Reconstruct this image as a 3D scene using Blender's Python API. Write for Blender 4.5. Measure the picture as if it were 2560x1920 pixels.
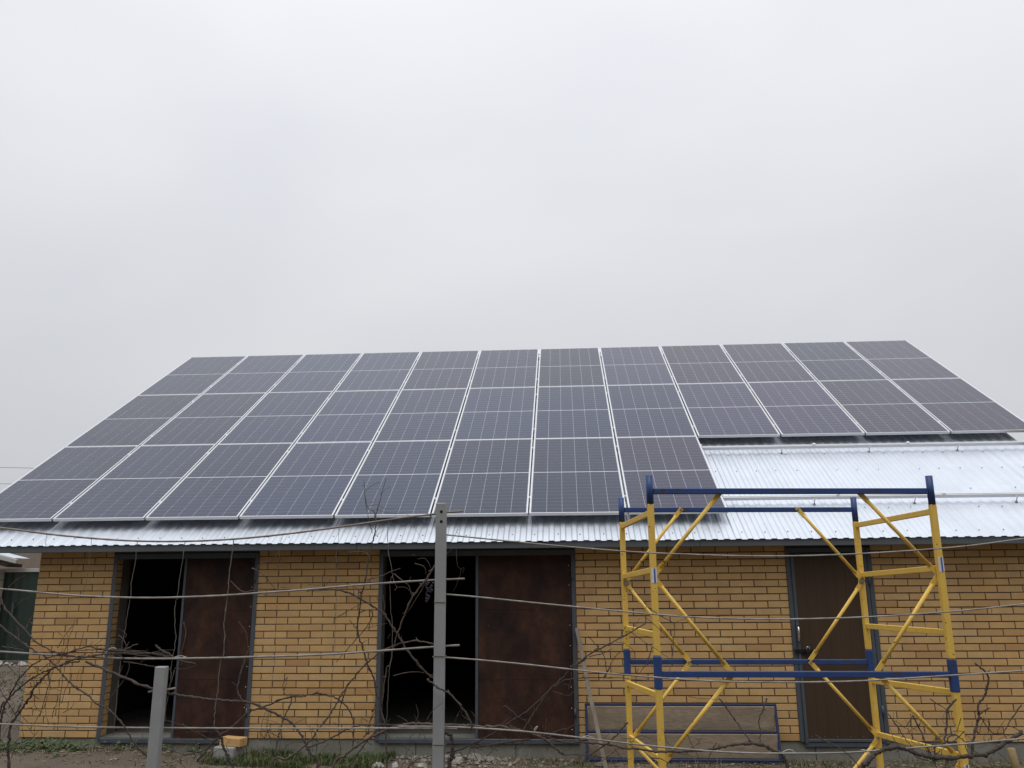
import bpy, math, random
import numpy as np
from mathutils import Vector, Matrix, noise
rnd = random.Random(7)
for o in list(bpy.data.objects): bpy.data.objects.remove(o)
scn = bpy.context.scene
col = scn.collection

# ------------------------------------------------------------------ camera
CAM = Vector((5.98121, -9.26644, 1.62583)); YAW, PITCH, ROLL, FPX = -.06221, .23368, -.00701, 2064.228
fwd = Vector((math.sin(YAW)*math.cos(PITCH), math.cos(YAW)*math.cos(PITCH), math.sin(PITCH)))
r0 = Vector((math.cos(YAW), -math.sin(YAW), 0)); u0 = r0.cross(fwd)
right = math.cos(ROLL)*r0 + math.sin(ROLL)*u0; up = -math.sin(ROLL)*r0 + math.cos(ROLL)*u0
cam = bpy.data.cameras.new('camera'); cam.sensor_width = 36; cam.lens = FPX/2560*36
cam.clip_start = .05; cam.clip_end = 5000
co = bpy.data.objects.new('camera', cam); col.objects.link(co)
M = Matrix((right, up, -fwd)).transposed().to_4x4(); M.translation = CAM
co.matrix_world = M; scn.camera = co

# ------------------------------------------------------------------ sky and sun (overcast)
SUN_EL, SUN_AZ = math.radians(72), math.radians(186)      # azimuth from +Y, clockwise: the sun is high behind the camera
world = bpy.data.worlds.new('World'); scn.world = world; world.use_nodes = True
wt = world.node_tree; wt.nodes.clear()
def wn(t, **k):
    n = wt.nodes.new(t)
    for a, b in k.items(): setattr(n, a, b)
    return n
wl = wt.links.new
tc = wn('ShaderNodeTexCoord'); sep = wn('ShaderNodeSeparateXYZ'); wl(tc.outputs['Generated'], sep.inputs[0])
elev = wn('ShaderNodeMath', operation='MAXIMUM'); wl(sep.outputs['Z'], elev.inputs[0]); elev.inputs[1].default_value = 0
grad = wn('ShaderNodeMath', operation='MULTIPLY_ADD'); wl(elev.outputs[0], grad.inputs[0]); grad.inputs[1].default_value = .67; grad.inputs[2].default_value = .545
mp = wn('ShaderNodeMapping'); mp.inputs['Scale'].default_value = (1.6, 1.6, 3.2); wl(tc.outputs['Generated'], mp.inputs['Vector'])
nz = wn('ShaderNodeTexNoise'); nz.inputs['Scale'].default_value = 1.3; nz.inputs['Detail'].default_value = 3; nz.inputs['Roughness'].default_value = .42; nz.inputs['Distortion'].default_value = .4
wl(mp.outputs[0], nz.inputs['Vector'])
rm = wn('ShaderNodeMapRange'); rm.inputs[1].default_value = .25; rm.inputs[2].default_value = .75; rm.inputs[3].default_value = .93; rm.inputs[4].default_value = 1.07
wl(nz.outputs['Fac'], rm.inputs[0])
tint = wn('ShaderNodeMix', data_type='RGBA'); tint.inputs[6].default_value = (.955, .982, 1.055, 1); tint.inputs[7].default_value = (.985, .995, 1.01, 1)
wl(nz.outputs['Fac'], tint.inputs[0])
mul = wn('ShaderNodeMath', operation='MULTIPLY'); wl(grad.outputs[0], mul.inputs[0]); wl(rm.outputs[0], mul.inputs[1])
vs = wn('ShaderNodeVectorMath', operation='SCALE'); wl(tint.outputs[2], vs.inputs[0]); wl(mul.outputs[0], vs.inputs['Scale'])
bgc = wn('ShaderNodeBackground'); wl(vs.outputs[0], bgc.inputs['Color']); bgc.inputs['Strength'].default_value = 1.0
sky = wn('ShaderNodeTexSky', sky_type='NISHITA', sun_disc=False, sun_elevation=SUN_EL, sun_rotation=SUN_AZ)
bgs = wn('ShaderNodeBackground'); wl(sky.outputs[0], bgs.inputs['Color']); bgs.inputs['Strength'].default_value = .08
mx = wn('ShaderNodeMixShader'); mx.inputs[0].default_value = .94; wl(bgs.outputs[0], mx.inputs[1]); wl(bgc.outputs[0], mx.inputs[2])
wo = wn('ShaderNodeOutputWorld'); wl(mx.outputs[0], wo.inputs['Surface'])
sun = bpy.data.lights.new('sun', 'SUN'); sun.energy = 1.5; sun.angle = math.radians(42); sun.color = (1, .985, .96)
so = bpy.data.objects.new('sun', sun); col.objects.link(so)
sd = Vector((math.sin(SUN_AZ)*math.cos(SUN_EL), math.cos(SUN_AZ)*math.cos(SUN_EL), math.sin(SUN_EL)))
so.rotation_euler = sd.to_track_quat('Z', 'Y').to_euler(); so.location = (0, -20, 30)
vw = scn.view_settings; vw.view_transform = 'Standard'; vw.look = 'None'; vw.gamma = 1; vw.exposure = 0; vw.use_curve_mapping = False

# ------------------------------------------------------------------ helpers
ZO = dict(A=(0,1360,5.53), B=(0,1620,5.53), C=(380,1620,5.53), D=(760,1620,5.53), E=(1140,1620,5.53), F=(1520,1620,5.53), G=(1860,1620,5.53),
          H=(2160,1620,5.53), I=(380,1360,5.53), J=(760,1360,5.53), K=(1400,1360,5.53), L=(1760,1360,5.53), M=(2160,1360,5.53), N=(1500,1160,5.53),
          O=(2080,1160,5.53), R=(0,1300,2.6766), S=(560,1300,2.6766), T=(1100,1300,2.6766), Q=(600,840,2.963), W=(0,0,1))
def ray(u, v):
    return (fwd + (u-1280)/FPX*right - (v-960)/FPX*up)
def at(z, a, b, Y):
    ox, oy, s = ZO[z]; d = ray(ox+a/s, oy+b/s); t = (Y-CAM.y)/d.y
    return CAM + d*t
def pix(p):
    d = Vector(p)-CAM; w = d.dot(fwd)
    return 1280+FPX*d.dot(right)/w, 960-FPX*d.dot(up)/w
def tag(o, label=None, cat=None, group=None, kind=None):
    if label: o['label'] = label
    if cat: o['category'] = cat
    if group: o['group'] = group
    if kind: o['kind'] = kind
    return o
def empty(name, loc=(0,0,0), rot=(0,0,0), parent=None):
    o = bpy.data.objects.new(name, None); col.objects.link(o); o.location = loc; o.rotation_euler = rot; o.empty_display_size = .1
    if parent: o.parent = parent
    return o
class MB:
    def __init__(s): s.v = []; s.f = []; s.sm = []
    def add(s, vs, fs, sm=False):
        n = len(s.v); s.v += [tuple(p) for p in vs]; s.f += [tuple(i+n for i in f) for f in fs]; s.sm += [sm]*len(fs)
    def box(s, x0, x1, y0, y1, z0, z1):
        s.add([(x0,y0,z0),(x1,y0,z0),(x1,y1,z0),(x0,y1,z0),(x0,y0,z1),(x1,y0,z1),(x1,y1,z1),(x0,y1,z1)],
              [(0,3,2,1),(4,5,6,7),(0,1,5,4),(1,2,6,5),(2,3,7,6),(3,0,4,7)]); return s
    def cbox(s, x0, x1, y0, y1, z0, z1, c=.003):
        "box with chamfered edges"
        vs = []; idx = {}
        for a in (0,1):
            for b in (0,1):
                for d in (0,1):
                    X, Y, Z = (x0,x1)[a], (y0,y1)[b], (z0,z1)[d]; sx, sy, sz = (c,-c)[a], (c,-c)[b], (c,-c)[d]
                    idx[a,b,d] = len(vs); vs += [(X,Y+sy,Z+sz),(X+sx,Y,Z+sz),(X+sx,Y+sy,Z)]
        fs = []
        def F(l): fs.append(tuple(l))
        g = lambda a,b,d,k: idx[a,b,d]+k
        F([g(0,0,0,0),g(0,0,1,0),g(0,1,1,0),g(0,1,0,0)]); F([g(1,0,0,0),g(1,1,0,0),g(1,1,1,0),g(1,0,1,0)])
        F([g(0,0,0,1),g(1,0,0,1),g(1,0,1,1),g(0,0,1,1)]); F([g(0,1,0,1),g(0,1,1,1),g(1,1,1,1),g(1,1,0,1)])
        F([g(0,0,0,2),g(0,1,0,2),g(1,1,0,2),g(1,0,0,2)]); F([g(0,0,1,2),g(1,0,1,2),g(1,1,1,2),g(0,1,1,2)])
        for a in (0,1):
            for b in (0,1): F([g(a,b,0,0),g(a,b,0,1),g(a,b,1,1),g(a,b,1,0)])
            for d in (0,1): F([g(a,0,d,0),g(a,0,d,2),g(a,1,d,2),g(a,1,d,0)])
        for b in (0,1):
            for d in (0,1): F([g(0,b,d,1),g(0,b,d,2),g(1,b,d,2),g(1,b,d,1)])
        for a in (0,1):
            for b in (0,1):
                for d in (0,1): F([g(a,b,d,0),g(a,b,d,1),g(a,b,d,2)])
        s.add(vs, fs); return s
    def bar(s, p, q, w, h, upv=(0,0,1), c=.003):
        "rectangular bar from p to q"
        p, q = Vector(p), Vector(q); d = (q-p); L = d.length; d.normalize(); u = Vector(upv)
        if abs(d.dot(u)) > .99: u = Vector((0,1,0))
        r = d.cross(u).normalized(); u = r.cross(d)
        n = len(s.v); s.cbox(0, L, -w/2, w/2, -h/2, h/2, c)
        for i in range(n, len(s.v)):
            a = s.v[i]; P = p+d*a[0]-r*a[1]+u*a[2]; s.v[i] = tuple(P)
        return s
    def tube(s, pts, rad, n=8, cap=True, sm=True):
        pts = [Vector(p) for p in pts]
        if not hasattr(rad, '__len__'): rad = [rad]*len(pts)
        t = (pts[1]-pts[0]).normalized(); ref = Vector((0,0,1)) if abs(t.z) < .9 else Vector((1,0,0))
        a = t.cross(ref).normalized(); vs = []; fs = []
        for i, p in enumerate(pts):
            if 0 < i < len(pts)-1: t = (pts[i+1]-pts[i-1]).normalized()
            elif i: t = (pts[i]-pts[i-1]).normalized()
            a = (a-t*a.dot(t)).normalized(); b = t.cross(a)
            for k in range(n):
                an = 2*math.pi*k/n; vs.append(p+(a*math.cos(an)+b*math.sin(an))*rad[i])
        for i in range(len(pts)-1):
            for k in range(n):
                k2 = (k+1) % n; fs.append((i*n+k, i*n+k2, (i+1)*n+k2, (i+1)*n+k))
        m = len(s.v); s.add(vs, fs, sm)
        if cap: s.add([], [tuple(m+k-len(s.v) for k in range(n-1,-1,-1))]) if False else None
        if cap:
            s.f += [tuple(m+k for k in range(n-1,-1,-1)), tuple(m+(len(pts)-1)*n+k for k in range(n))]; s.sm += [False, False]
        return s
    def mesh(s, name, mat=None):
        me = bpy.data.meshes.new(name); me.from_pydata(s.v, [], s.f); me.update()
        if mat: me.materials.append(mat)
        if any(s.sm): me.polygons.foreach_set('use_smooth', s.sm)
        return me
    def build(s, name, mat, parent=None, loc=(0,0,0), rot=(0,0,0)):
        return link(name, s.mesh(name, mat), parent, loc, rot)
def link(name, me, parent=None, loc=(0,0,0), rot=(0,0,0)):
    o = bpy.data.objects.new(name, me); col.objects.link(o); o.location = loc; o.rotation_euler = rot
    if parent: o.parent = parent
    return o

# ------------------------------------------------------------------ materials
def mat(name, base, rough=.7, metal=0., var=None, vscale=6., spec=.5, bump=0., bscale=60., spots=None, coat=0, ior=1.5,
        rnd_obj=None, attr=None, stretch=(1,1,1), objcol=False, fine=None):
    """base rgb; var=(rgb2, amount) large noise mix; spots=(rgb, threshold, scale); rnd_obj: list of rgbs picked per object; attr: same from the mesh attribute 'tone'"""
    m = bpy.data.materials.new(name); m.use_nodes = True; t = m.node_tree; N = t.nodes; L = t.links.new
    b = N['Principled BSDF']; b.inputs['Roughness'].default_value = rough; b.inputs['Metallic'].default_value = metal
    b.inputs['Specular IOR Level'].default_value = spec; b.inputs['IOR'].default_value = ior
    tcn = N.new('ShaderNodeTexCoord'); mpn = N.new('ShaderNodeMapping'); mpn.inputs['Scale'].default_value = stretch
    geo = N.new('ShaderNodeNewGeometry'); L(geo.outputs['Position'], mpn.inputs['Vector'])
    def nse(sc, det=5, ro=.6):
        n = N.new('ShaderNodeTexNoise'); n.inputs['Scale'].default_value = sc; n.inputs['Detail'].default_value = det; n.inputs['Roughness'].default_value = ro
        L(mpn.outputs[0], n.inputs['Vector']); return n
    def ramp(src, a, c):
        r = N.new('ShaderNodeMapRange'); r.inputs[1].default_value = a; r.inputs[2].default_value = c; L(src, r.inputs[0]); r.clamp = True; return r.outputs[0]
    def mixc(fac, c1, c2):
        x = N.new('ShaderNodeMix'); x.data_type = 'RGBA'
        L(fac, x.inputs[0])
        for i, c in ((6, c1), (7, c2)):
            if hasattr(c, 'default_value'): L(c, x.inputs[i])
            else: x.inputs[i].default_value = (*c, 1)
        return x.outputs[2]
    cur = None
    if rnd_obj:
        cr = N.new('ShaderNodeValToRGB'); cr.color_ramp.interpolation = 'CONSTANT'; el = cr.color_ramp.elements
        for i, c in enumerate(rnd_obj):
            e = el[i] if i < 2 else el.new(i/len(rnd_obj)); e.position = i/len(rnd_obj); e.color = (*c, 1)
        if attr:
            a = N.new('ShaderNodeAttribute'); a.attribute_name = 'tone'; L(a.outputs['Fac'], cr.inputs[0])
        else:
            oi = N.new('ShaderNodeObjectInfo'); L(oi.outputs['Random'], cr.inputs[0])
        cur = cr.outputs[0]
    if objcol:
        oi = N.new('ShaderNodeObjectInfo'); cur = oi.outputs['Color']
    if cur is None:
        c = N.new('ShaderNodeRGB'); c.outputs[0].default_value = (*base, 1); cur = c.outputs[0]
    if var:
        f = ramp(nse(vscale).outputs['Fac'], .35, .68); g = N.new('ShaderNodeMath'); g.operation = 'MULTIPLY'; L(f, g.inputs[0]); g.inputs[1].default_value = var[1]
        cur = mixc(g.outputs[0], cur, var[0])
    if fine:
        f = ramp(nse(fine[2], 3, .7).outputs['Fac'], .3, .7); g = N.new('ShaderNodeMath'); g.operation = 'MULTIPLY'; L(f, g.inputs[0]); g.inputs[1].default_value = fine[1]
        cur = mixc(g.outputs[0], cur, fine[0])
    if spots:
        f = ramp(nse(spots[2], 6, .65).outputs['Fac'], spots[1], spots[1]+.02); cur = mixc(f, cur, spots[0])
    L(cur, b.inputs['Base Color'])
    rn = nse(vscale*2.3); rr = N.new('ShaderNodeMapRange'); L(rn.outputs['Fac'], rr.inputs[0]); rr.inputs[3].default_value = max(.02, rough-.12); rr.inputs[4].default_value = min(1, rough+.12)
    L(rr.outputs[0], b.inputs['Roughness'])
    if bump:
        bn = N.new('ShaderNodeBump'); bn.inputs['Strength'].default_value = bump; bn.inputs['Distance'].default_value = .01
        L(nse(bscale, 6, .65).outputs['Fac'], bn.inputs['Height']); L(bn.outputs[0], b.inputs['Normal'])
    return m
BR = [(.66,.425,.178),(.645,.41,.17),(.675,.44,.19),(.63,.395,.158),(.655,.43,.188),(.61,.38,.16),(.665,.41,.158),(.645,.43,.20),(.655,.42,.172),(.50,.29,.115),(.635,.41,.18),(.56,.335,.135)]
m_brick = mat('yellow_brick', BR[0], .82, rnd_obj=BR, var=((.40,.25,.11),.5), vscale=3.4, bump=.35, bscale=150, fine=((.25,.14,.06),.35,160), spots=((.40,.335,.245),.715,26))
m_brickj = mat('yellow_brick_wall', BR[0], .82, rnd_obj=BR, attr=True, var=((.40,.25,.11),.5), vscale=3.4, bump=.35, bscale=150, fine=((.25,.14,.06),.35,160), spots=((.40,.335,.245),.715,26))
m_mortar = mat('mortar', (.075,.058,.043), .95, var=((.12,.10,.08),.6), vscale=14, bump=.4, bscale=120)
m_concrete = mat('concrete', (.27,.26,.235), .9, var=((.17,.155,.125),.7), vscale=3.2, bump=.4, bscale=45, fine=((.35,.34,.31),.4,90))
m_plinth = mat('plinth_concrete', (.25,.245,.22), .92, var=((.13,.125,.095),.8), vscale=2.4, bump=.5, bscale=35, fine=((.16,.16,.11),.4,25))
m_plaster = mat('grey_render', (.12,.112,.095), .9, var=((.075,.07,.06),.6), vscale=4, bump=.4, bscale=30)
m_frame = mat('slate_steel_paint', (.068,.082,.100), .5, var=((.05,.06,.07),.6), vscale=8, bump=.05)
m_fascia = mat('grey_fascia_paint', (.085,.096,.106), .55, var=((.065,.074,.082),.6), vscale=3, bump=.06, bscale=20)
m_rust = mat('red_oxide_steel', (.082,.036,.022), .68, spec=.2, var=((.008,.006,.006),1.), vscale=2.7, bump=.12, bscale=14, spots=((.10,.042,.024),.69,8), fine=((.018,.010,.009),.8,7), stretch=(1,1,.72))
m_brown = mat('brown_sheet_steel', (.062,.038,.020), .55, spec=.3, var=((.045,.028,.016),.7), vscale=5, bump=.05, fine=((.05,.03,.02),.5,70), stretch=(1,1,.12))
m_galv = mat('galvanised_sheet', (.67,.715,.775), .52, metal=.78, var=((.59,.63,.69),.8), vscale=2.2, bump=.03, bscale=9, fine=((.58,.62,.68),.4,26))
m_alu = mat('aluminium', (.82,.83,.84), .36, metal=.75, var=((.74,.75,.76),.5), vscale=12)
m_back = mat('white_backsheet', (.56,.58,.61), .12, ior=1.48, spec=.5)
m_cell = mat('silicon_cell', (.015,.016,.022), .12, objcol=True, ior=1.56, spec=.5, var=((.026,.031,.056),.5), vscale=.7, fine=((.03,.036,.07),.3,300))
m_cell.node_tree.nodes['Principled BSDF'].inputs['Specular Tint'].default_value = (.79, .885, 1, 1)
m_bolt = mat('zinc_bolt', (.45,.46,.47), .4, metal=.9)
m_screw = mat('screw_head', (.22,.22,.23), .6, metal=.3)
m_yellow = mat('yellow_paint', (.78,.505,.078), .52, var=((.64,.40,.065),.7), vscale=7, bump=.12, bscale=80, spots=((.06,.032,.018),.65,19), fine=((.56,.38,.11),.45,45))
m_blue = mat('blue_paint', (.015,.050,.195), .52, var=((.012,.034,.115),.7), vscale=8, bump=.06, bscale=80, spots=((.045,.028,.02),.635,13), fine=((.03,.06,.16),.4,40))
m_bluedull = mat('blue_angle_paint', (.016,.033,.11), .6, var=((.02,.03,.07),.7), vscale=9, bump=.08)
m_ply = mat('weathered_plywood', (.47,.375,.265), .85, var=((.28,.225,.155),.8), vscale=4.5, bump=.25, bscale=60, fine=((.16,.13,.10),.6,35), stretch=(.35,1,1.6))
m_wood = mat('grey_wood', (.25,.21,.165), .85, var=((.15,.12,.09),.8), vscale=12, bump=.3, bscale=60, stretch=(2,2,.25))
m_bark = mat('vine_bark', (.072,.052,.044), .88, var=((.036,.026,.022),.8), vscale=25, bump=.9, bscale=140, fine=((.125,.10,.086),.5,60))
m_bark2 = mat('old_vine_bark', (.070,.052,.043), .92, var=((.034,.026,.021),.8), vscale=20, bump=1., bscale=90, fine=((.115,.094,.08),.5,50))
m_cane = mat('pale_cane', (.125,.090,.069), .8, var=((.062,.043,.035),.8), vscale=22, bump=.6, bscale=140)
m_twine = mat('weathered_twine', (.145,.13,.11), .9, var=((.16,.14,.12),.7), vscale=20, bump=.5, bscale=200)
m_white_twine = mat('white_twine', (.62,.62,.60), .8)
m_rod = mat('weathered_steel_rod', (.33,.315,.29), .62, metal=.25, var=((.17,.14,.12),.75), vscale=13, bump=.5, bscale=160)
m_rodr = mat('rusty_steel_rod', (.22,.17,.145), .75, metal=.2, var=((.33,.31,.28),.6), vscale=10, bump=.5, bscale=160)
m_post = mat('grey_painted_steel_post', (.29,.30,.305), .55, var=((.235,.24,.245),.7), vscale=7, bump=.06, bscale=90, spots=((.12,.10,.08),.72,18))
m_grape = mat('dried_grapes', (.040,.035,.055), .6, var=((.09,.08,.10),.7), vscale=60)
m_block = mat('cinder_block', (.33,.325,.31), .95, var=((.22,.215,.20),.7), vscale=12, bump=.8, bscale=110)
m_stone = mat('rubble_stone', (.30,.275,.235), .9, var=((.18,.16,.13),.8), vscale=10, bump=.8, bscale=60, rnd_obj=[(.30,.275,.235),(.24,.22,.19),(.36,.34,.30)])
m_lime = mat('white_lime_stone', (.46,.45,.42), .85, var=((.26,.245,.20),.9), vscale=14, bump=.6, bscale=60)
m_dirt = mat('bare_earth', (.115,.088,.064), .97, var=((.06,.05,.034),.85), vscale=2.6, bump=1., bscale=26, fine=((.17,.14,.11),.45,38), spots=((.055,.062,.028),.60,1.7))
m_grass = mat('grass_blade', (.055,.085,.022), .75, rnd_obj=[(.045,.075,.018),(.06,.095,.025),(.08,.10,.035),(.13,.115,.05),(.05,.08,.02)], attr=True)
m_weed = mat('weed_leaf', (.06,.10,.03), .65, rnd_obj=[(.05,.085,.025),(.075,.115,.035),(.06,.10,.03),(.095,.125,.05)], attr=True)
m_green = mat('green_profiled_sheet', (.012,.028,.019), .5, var=((.010,.022,.016),.6), vscale=4)
m_whitep = mat('white_paint', (.40,.40,.375), .6, var=((.40,.38,.34),.6), vscale=6)
m_stucco = mat('brown_roughcast', (.26,.205,.165), .95, var=((.19,.15,.12),.7), vscale=7, bump=1., bscale=60)
m_dark = mat('dark_timber', (.05,.03,.024), .8, var=((.03,.02,.016),.7), vscale=6)
m_black = mat('black_iron', (.012,.012,.013), .45, metal=.4)
m_chrome = mat('chrome', (.7,.7,.7), .15, metal=1)
m_sticker = mat('white_sticker', (.66,.67,.68), .5, var=((.5,.5,.52),.7), vscale=40)
m_stickblue = mat('blue_stripe', (.03,.07,.30), .5, var=((.15,.2,.4),.6), vscale=50)
m_cable = mat('black_cable', (.03,.03,.03), .6)

m_room = mat('shade_dark_interior', (.045,.042,.038), .95, var=((.03,.028,.025),.6), vscale=4)  # near-black wall colour stands in for the shade of the unlit rooms
# ------------------------------------------------------------------ ground
def gz(x, y):
    "height of the yard"
    k = min(1, max(0, (x-.6)/3.2)); k = k*k*(3-2*k)
    z = -.085*(1-k) - .180*k
    if y < -.2: z -= .02*min(1, (-.2-y)/2)
    return z
def gzn(x, y):
    n = noise.noise(Vector((x*1.3, y*1.3, 3.1)))*.018 + noise.noise(Vector((x*6, y*6, 1.7)))*.012 + noise.noise(Vector((x*19, y*19, .3)))*.006
    return gz(x, y) + n
xs = sorted(set([round(v, 3) for v in np.arange(-2.5, 12.6, .06)] + [float(v) for v in np.arange(-16, 24.1, .8)] + [-900, -300, -120, -60, -30, 30, 60, 120, 300, 900]))
ys = sorted(set([round(v, 3) for v in np.arange(-1.3, .13, .045)] + [float(v) for v in np.arange(-14, 16.1, .5)] + [-600, -200, -60, -25, 25, 60, 200, 600, 1200]))
gm = MB(); nx = len(xs)
gv = [(x, y, (gzn(x, y) if (abs(x) < 40 and abs(y) < 40) else -.12) - (.12 if (.14 < y < 10.5 and .1 < x < 11.2) else 0)) for y in ys for x in xs]
gf = [(j*nx+i, j*nx+i+1, (j+1)*nx+i+1, (j+1)*nx+i) for j in range(len(ys)-1) for i in range(nx-1)]
gm.add(gv, gf, True)
ground = gm.build('ground', m_dirt); tag(ground, 'bare brown earth of the yard in front of the brick outbuilding', 'ground', kind='structure')

# ------------------------------------------------------------------ outbuilding
bld = empty('outbuilding', (0, 0, -.18)); tag(bld, 'long yellow brick outbuilding with three doorways and a galvanised metal roof', 'building')
def part(mb, name, m, parent=bld):
    o = mb.build(name, m, parent)
    if parent is bld: o.location = (0, 0, .18)
    return o
HC = .07351; PB = .26; BD = .118
SEG = [(0., .868, 0.), (2.551, 3.915, 2.39669), (6.083, 8.342, 6.04751), (9.245, 11.3, 9.21413)]
NC = 28
bricks = []                                                # (segment, x0, x1, course)
for si, (a, b, s) in enumerate(SEG):
    for c in range(NC):
        j = s+.255+(0 if c % 2 == 0 else -.13); cuts = [a]
        k = j-PB*20
        while k < b-.03:
            if k > a+.03: cuts.append(k)
            k += PB
        cuts.append(b)
        for q in range(len(cuts)-1):
            x0 = cuts[q]+(.005 if q else 0); x1 = cuts[q+1]-(.005 if q < len(cuts)-2 else 0)
            bricks.append((si, x0, x1, c))
def score(b):
    si, x0, x1, c = b; z = c*HC
    if c > 25: return 0
    q = [pix((x, 0, zz)) for x, zz in ((x0, z), (x1, z+.065))]
    u0_, u1_ = max(0, min(q[0][0], q[1][0])), min(2560, max(q[0][0], q[1][0]))
    a = max(0, u1_-u0_)*abs(q[0][1]-q[1][1])
    if 6.1 < x0 < 8.1 and c < 5: a *= .1                  # behind the leaning deck
    return a
order = sorted(range(len(bricks)), key=lambda i: -score(bricks[i])); big = set(order[:298])
def brick_mb(mb, x0, x1, z0, y0=0., jig=0.):
    c = .0022; h = .0636; r = lambda: rnd.uniform(-jig, jig)
    vs = [(x0,y0+BD,z0),(x1,y0+BD,z0),(x1,y0+BD,z0+h),(x0,y0+BD,z0+h),
          (x0+r(),y0+c,z0+r()),(x1+r(),y0+c,z0+r()),(x1+r(),y0+c,z0+h+r()),(x0+r(),y0+c,z0+h+r()),
          (x0+c,y0,z0+c),(x1-c,y0,z0+c),(x1-c,y0,z0+h-c),(x0+c,y0,z0+h-c)]
    mb.add(vs, [(0,1,5,4),(1,2,6,5),(2,3,7,6),(3,0,4,7),(4,5,9,8),(5,6,10,9),(6,7,11,10),(7,4,8,11),(8,9,10,11)])
walls = []
for si, (a, b, s) in enumerate(SEG):
    w = MB().box(a+.004, b-.004, .0065, .121, .002, NC*HC); w.box(a, b-(.125 if si == 0 else 0), .123, .25, -.02, NC*HC+.1); w.box(a, b, .2505, .38, -.02, NC*HC+.1)
    wo_ = part(w, 'wall', m_mortar); wo_.data.materials.append(m_plaster)
    for i, p in enumerate(wo_.data.polygons): p.material_index = 0 if i < 6 else 1
    walls.append(wo_)
cache = {}; joined = {i: (MB(), []) for i in range(4)}
for i, (si, x0, x1, c) in enumerate(bricks):
    wd = x1-x0
    if i in big:
        key = round(wd, 3)
        if key not in cache:
            mb = MB(); brick_mb(mb, -key/2, key/2, 0, 0, .0018); cache[key] = mb.mesh('brick', m_brick)
        link('brick', cache[key], walls[si], ((x0+x1)/2+rnd.uniform(-.001, .001), rnd.uniform(-.002, .001), c*HC+.004+rnd.uniform(-.0008, .0008)), (rnd.uniform(-.006,.006), 0, rnd.uniform(-.004,.004)))
    else:
        mb, tones = joined[si]; brick_mb(mb, x0, x1, c*HC+.004, rnd.uniform(-.002, .001), .0012); tones += [rnd.random()]*9
mbq, tq = joined[0]
for c in range(NC):                                       # header bricks in the reveal of the first doorway
    n0 = len(mbq.v); brick_mb(mbq, .748, .867, c*HC+.004, .125, .0012); mbq.v[n0:n0+4] = [(x, .205, z) for x, y, z in mbq.v[n0:n0+4]]; tq += [rnd.random()]*9
for si, (mb, tones) in joined.items():
    if not mb.f: continue
    o = mb.build('brickwork', m_brickj, walls[si]); o['kind'] = 'stuff'
    at_ = o.data.attributes.new('tone', 'FLOAT', 'FACE'); at_.data.foreach_set('value', tones)
# side and back walls, gables (plain)
RA = .56448; CA, SA = math.cos(RA), math.sin(RA)
P0 = Vector((0, -.04768, 2.35055)); NV = Vector((0, -SA, CA)); UV = Vector((0, CA, SA))
DS = .130                                                  # depth of the roof sheet under the panel tops
def rp(x, t, d=0.):
    "point on the roof: x along the eave, t up the slope from the array's lower edge, d below the panel tops"
    return Vector((x, 0, 0))+P0+UV*t-NV*d
T_RIDGE = 6.62; T_EAVE = -.37
ridge = rp(0, T_RIDGE, DS); YR, ZR = ridge.y, ridge.z; YB = 2*YR
for nm, X in (('side_wall', 0.0), ('side_wall', 11.3-.25)):
    g = MB(); y0, y1 = .39, YB-.2
    pr = [(y0, -.18), (y1, -.18), (y1, 2.1), (YR, ZR-.15), (y0, 2.1)]
    g.add([(X, a, b) for a, b in pr]+[(X+.25, a, b) for a, b in pr], [(4,3,2,1,0), (5,6,7,8,9)]+[(i, (i+1) % 5, 5+(i+1) % 5, 5+i) for i in range(5)])
    part(g, nm, m_brickj)
part(MB().box(.25, 11.04, YB-.45, YB-.2, -.18, 2.1), 'rear_wall', m_plaster)
# interior
part(MB().box(.25, 11.04, .385, YB-.45, -.18, -.005), 'interior_floor', m_plaster)
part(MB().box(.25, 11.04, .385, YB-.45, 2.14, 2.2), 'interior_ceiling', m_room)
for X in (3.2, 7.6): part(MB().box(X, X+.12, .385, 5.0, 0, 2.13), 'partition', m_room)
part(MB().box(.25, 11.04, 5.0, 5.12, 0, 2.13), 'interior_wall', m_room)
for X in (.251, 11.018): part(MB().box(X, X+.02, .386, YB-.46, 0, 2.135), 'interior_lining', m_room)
# lintel over the doorways
for a, b in ((.868, 2.551), (3.915, 6.083), (8.342, 9.245)):
    part(MB().box(a+.002, b-.002, .02, .37, 1.95, 2.1), 'lintel', m_fascia)
# plinth : cast blocks
px = [0.02, .93, 2.02, 2.86, 3.3, 4.36, 5.42, 6.4, 7.5, 8.5, 9.6, 10.7, 11.28]
for a, b in zip(px, px[1:]):
    o = part(MB().cbox(a, b-.004, .012+rnd.uniform(-.004, .006), .375, -.32, -.004, .006), 'plinth_block', m_plinth)

def angle_frame(door, x0, x1, z1, sillz, w=.045, left=True, rightb=True):
    mbs = []
    if left: mbs.append(('door_jamb', MB().cbox(x0, x0+w, -.012, -.004, -.018, z1, .002)))
    if rightb: mbs.append(('door_jamb', MB().cbox(x1-w, x1, -.012, .05, -.018, z1, .003)))
    mbs.append(('door_head', MB().cbox(x0+w+.001, x1-w-.001, -.010, .05, z1-.06, z1, .003)))
    mbs.append(('door_sill', MB().cbox(x0+w+.001, x1-.002, -.016, .06, sillz-.048, sillz, .004)))
    for n, m in mbs: m.build(n, m_frame, door)
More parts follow.
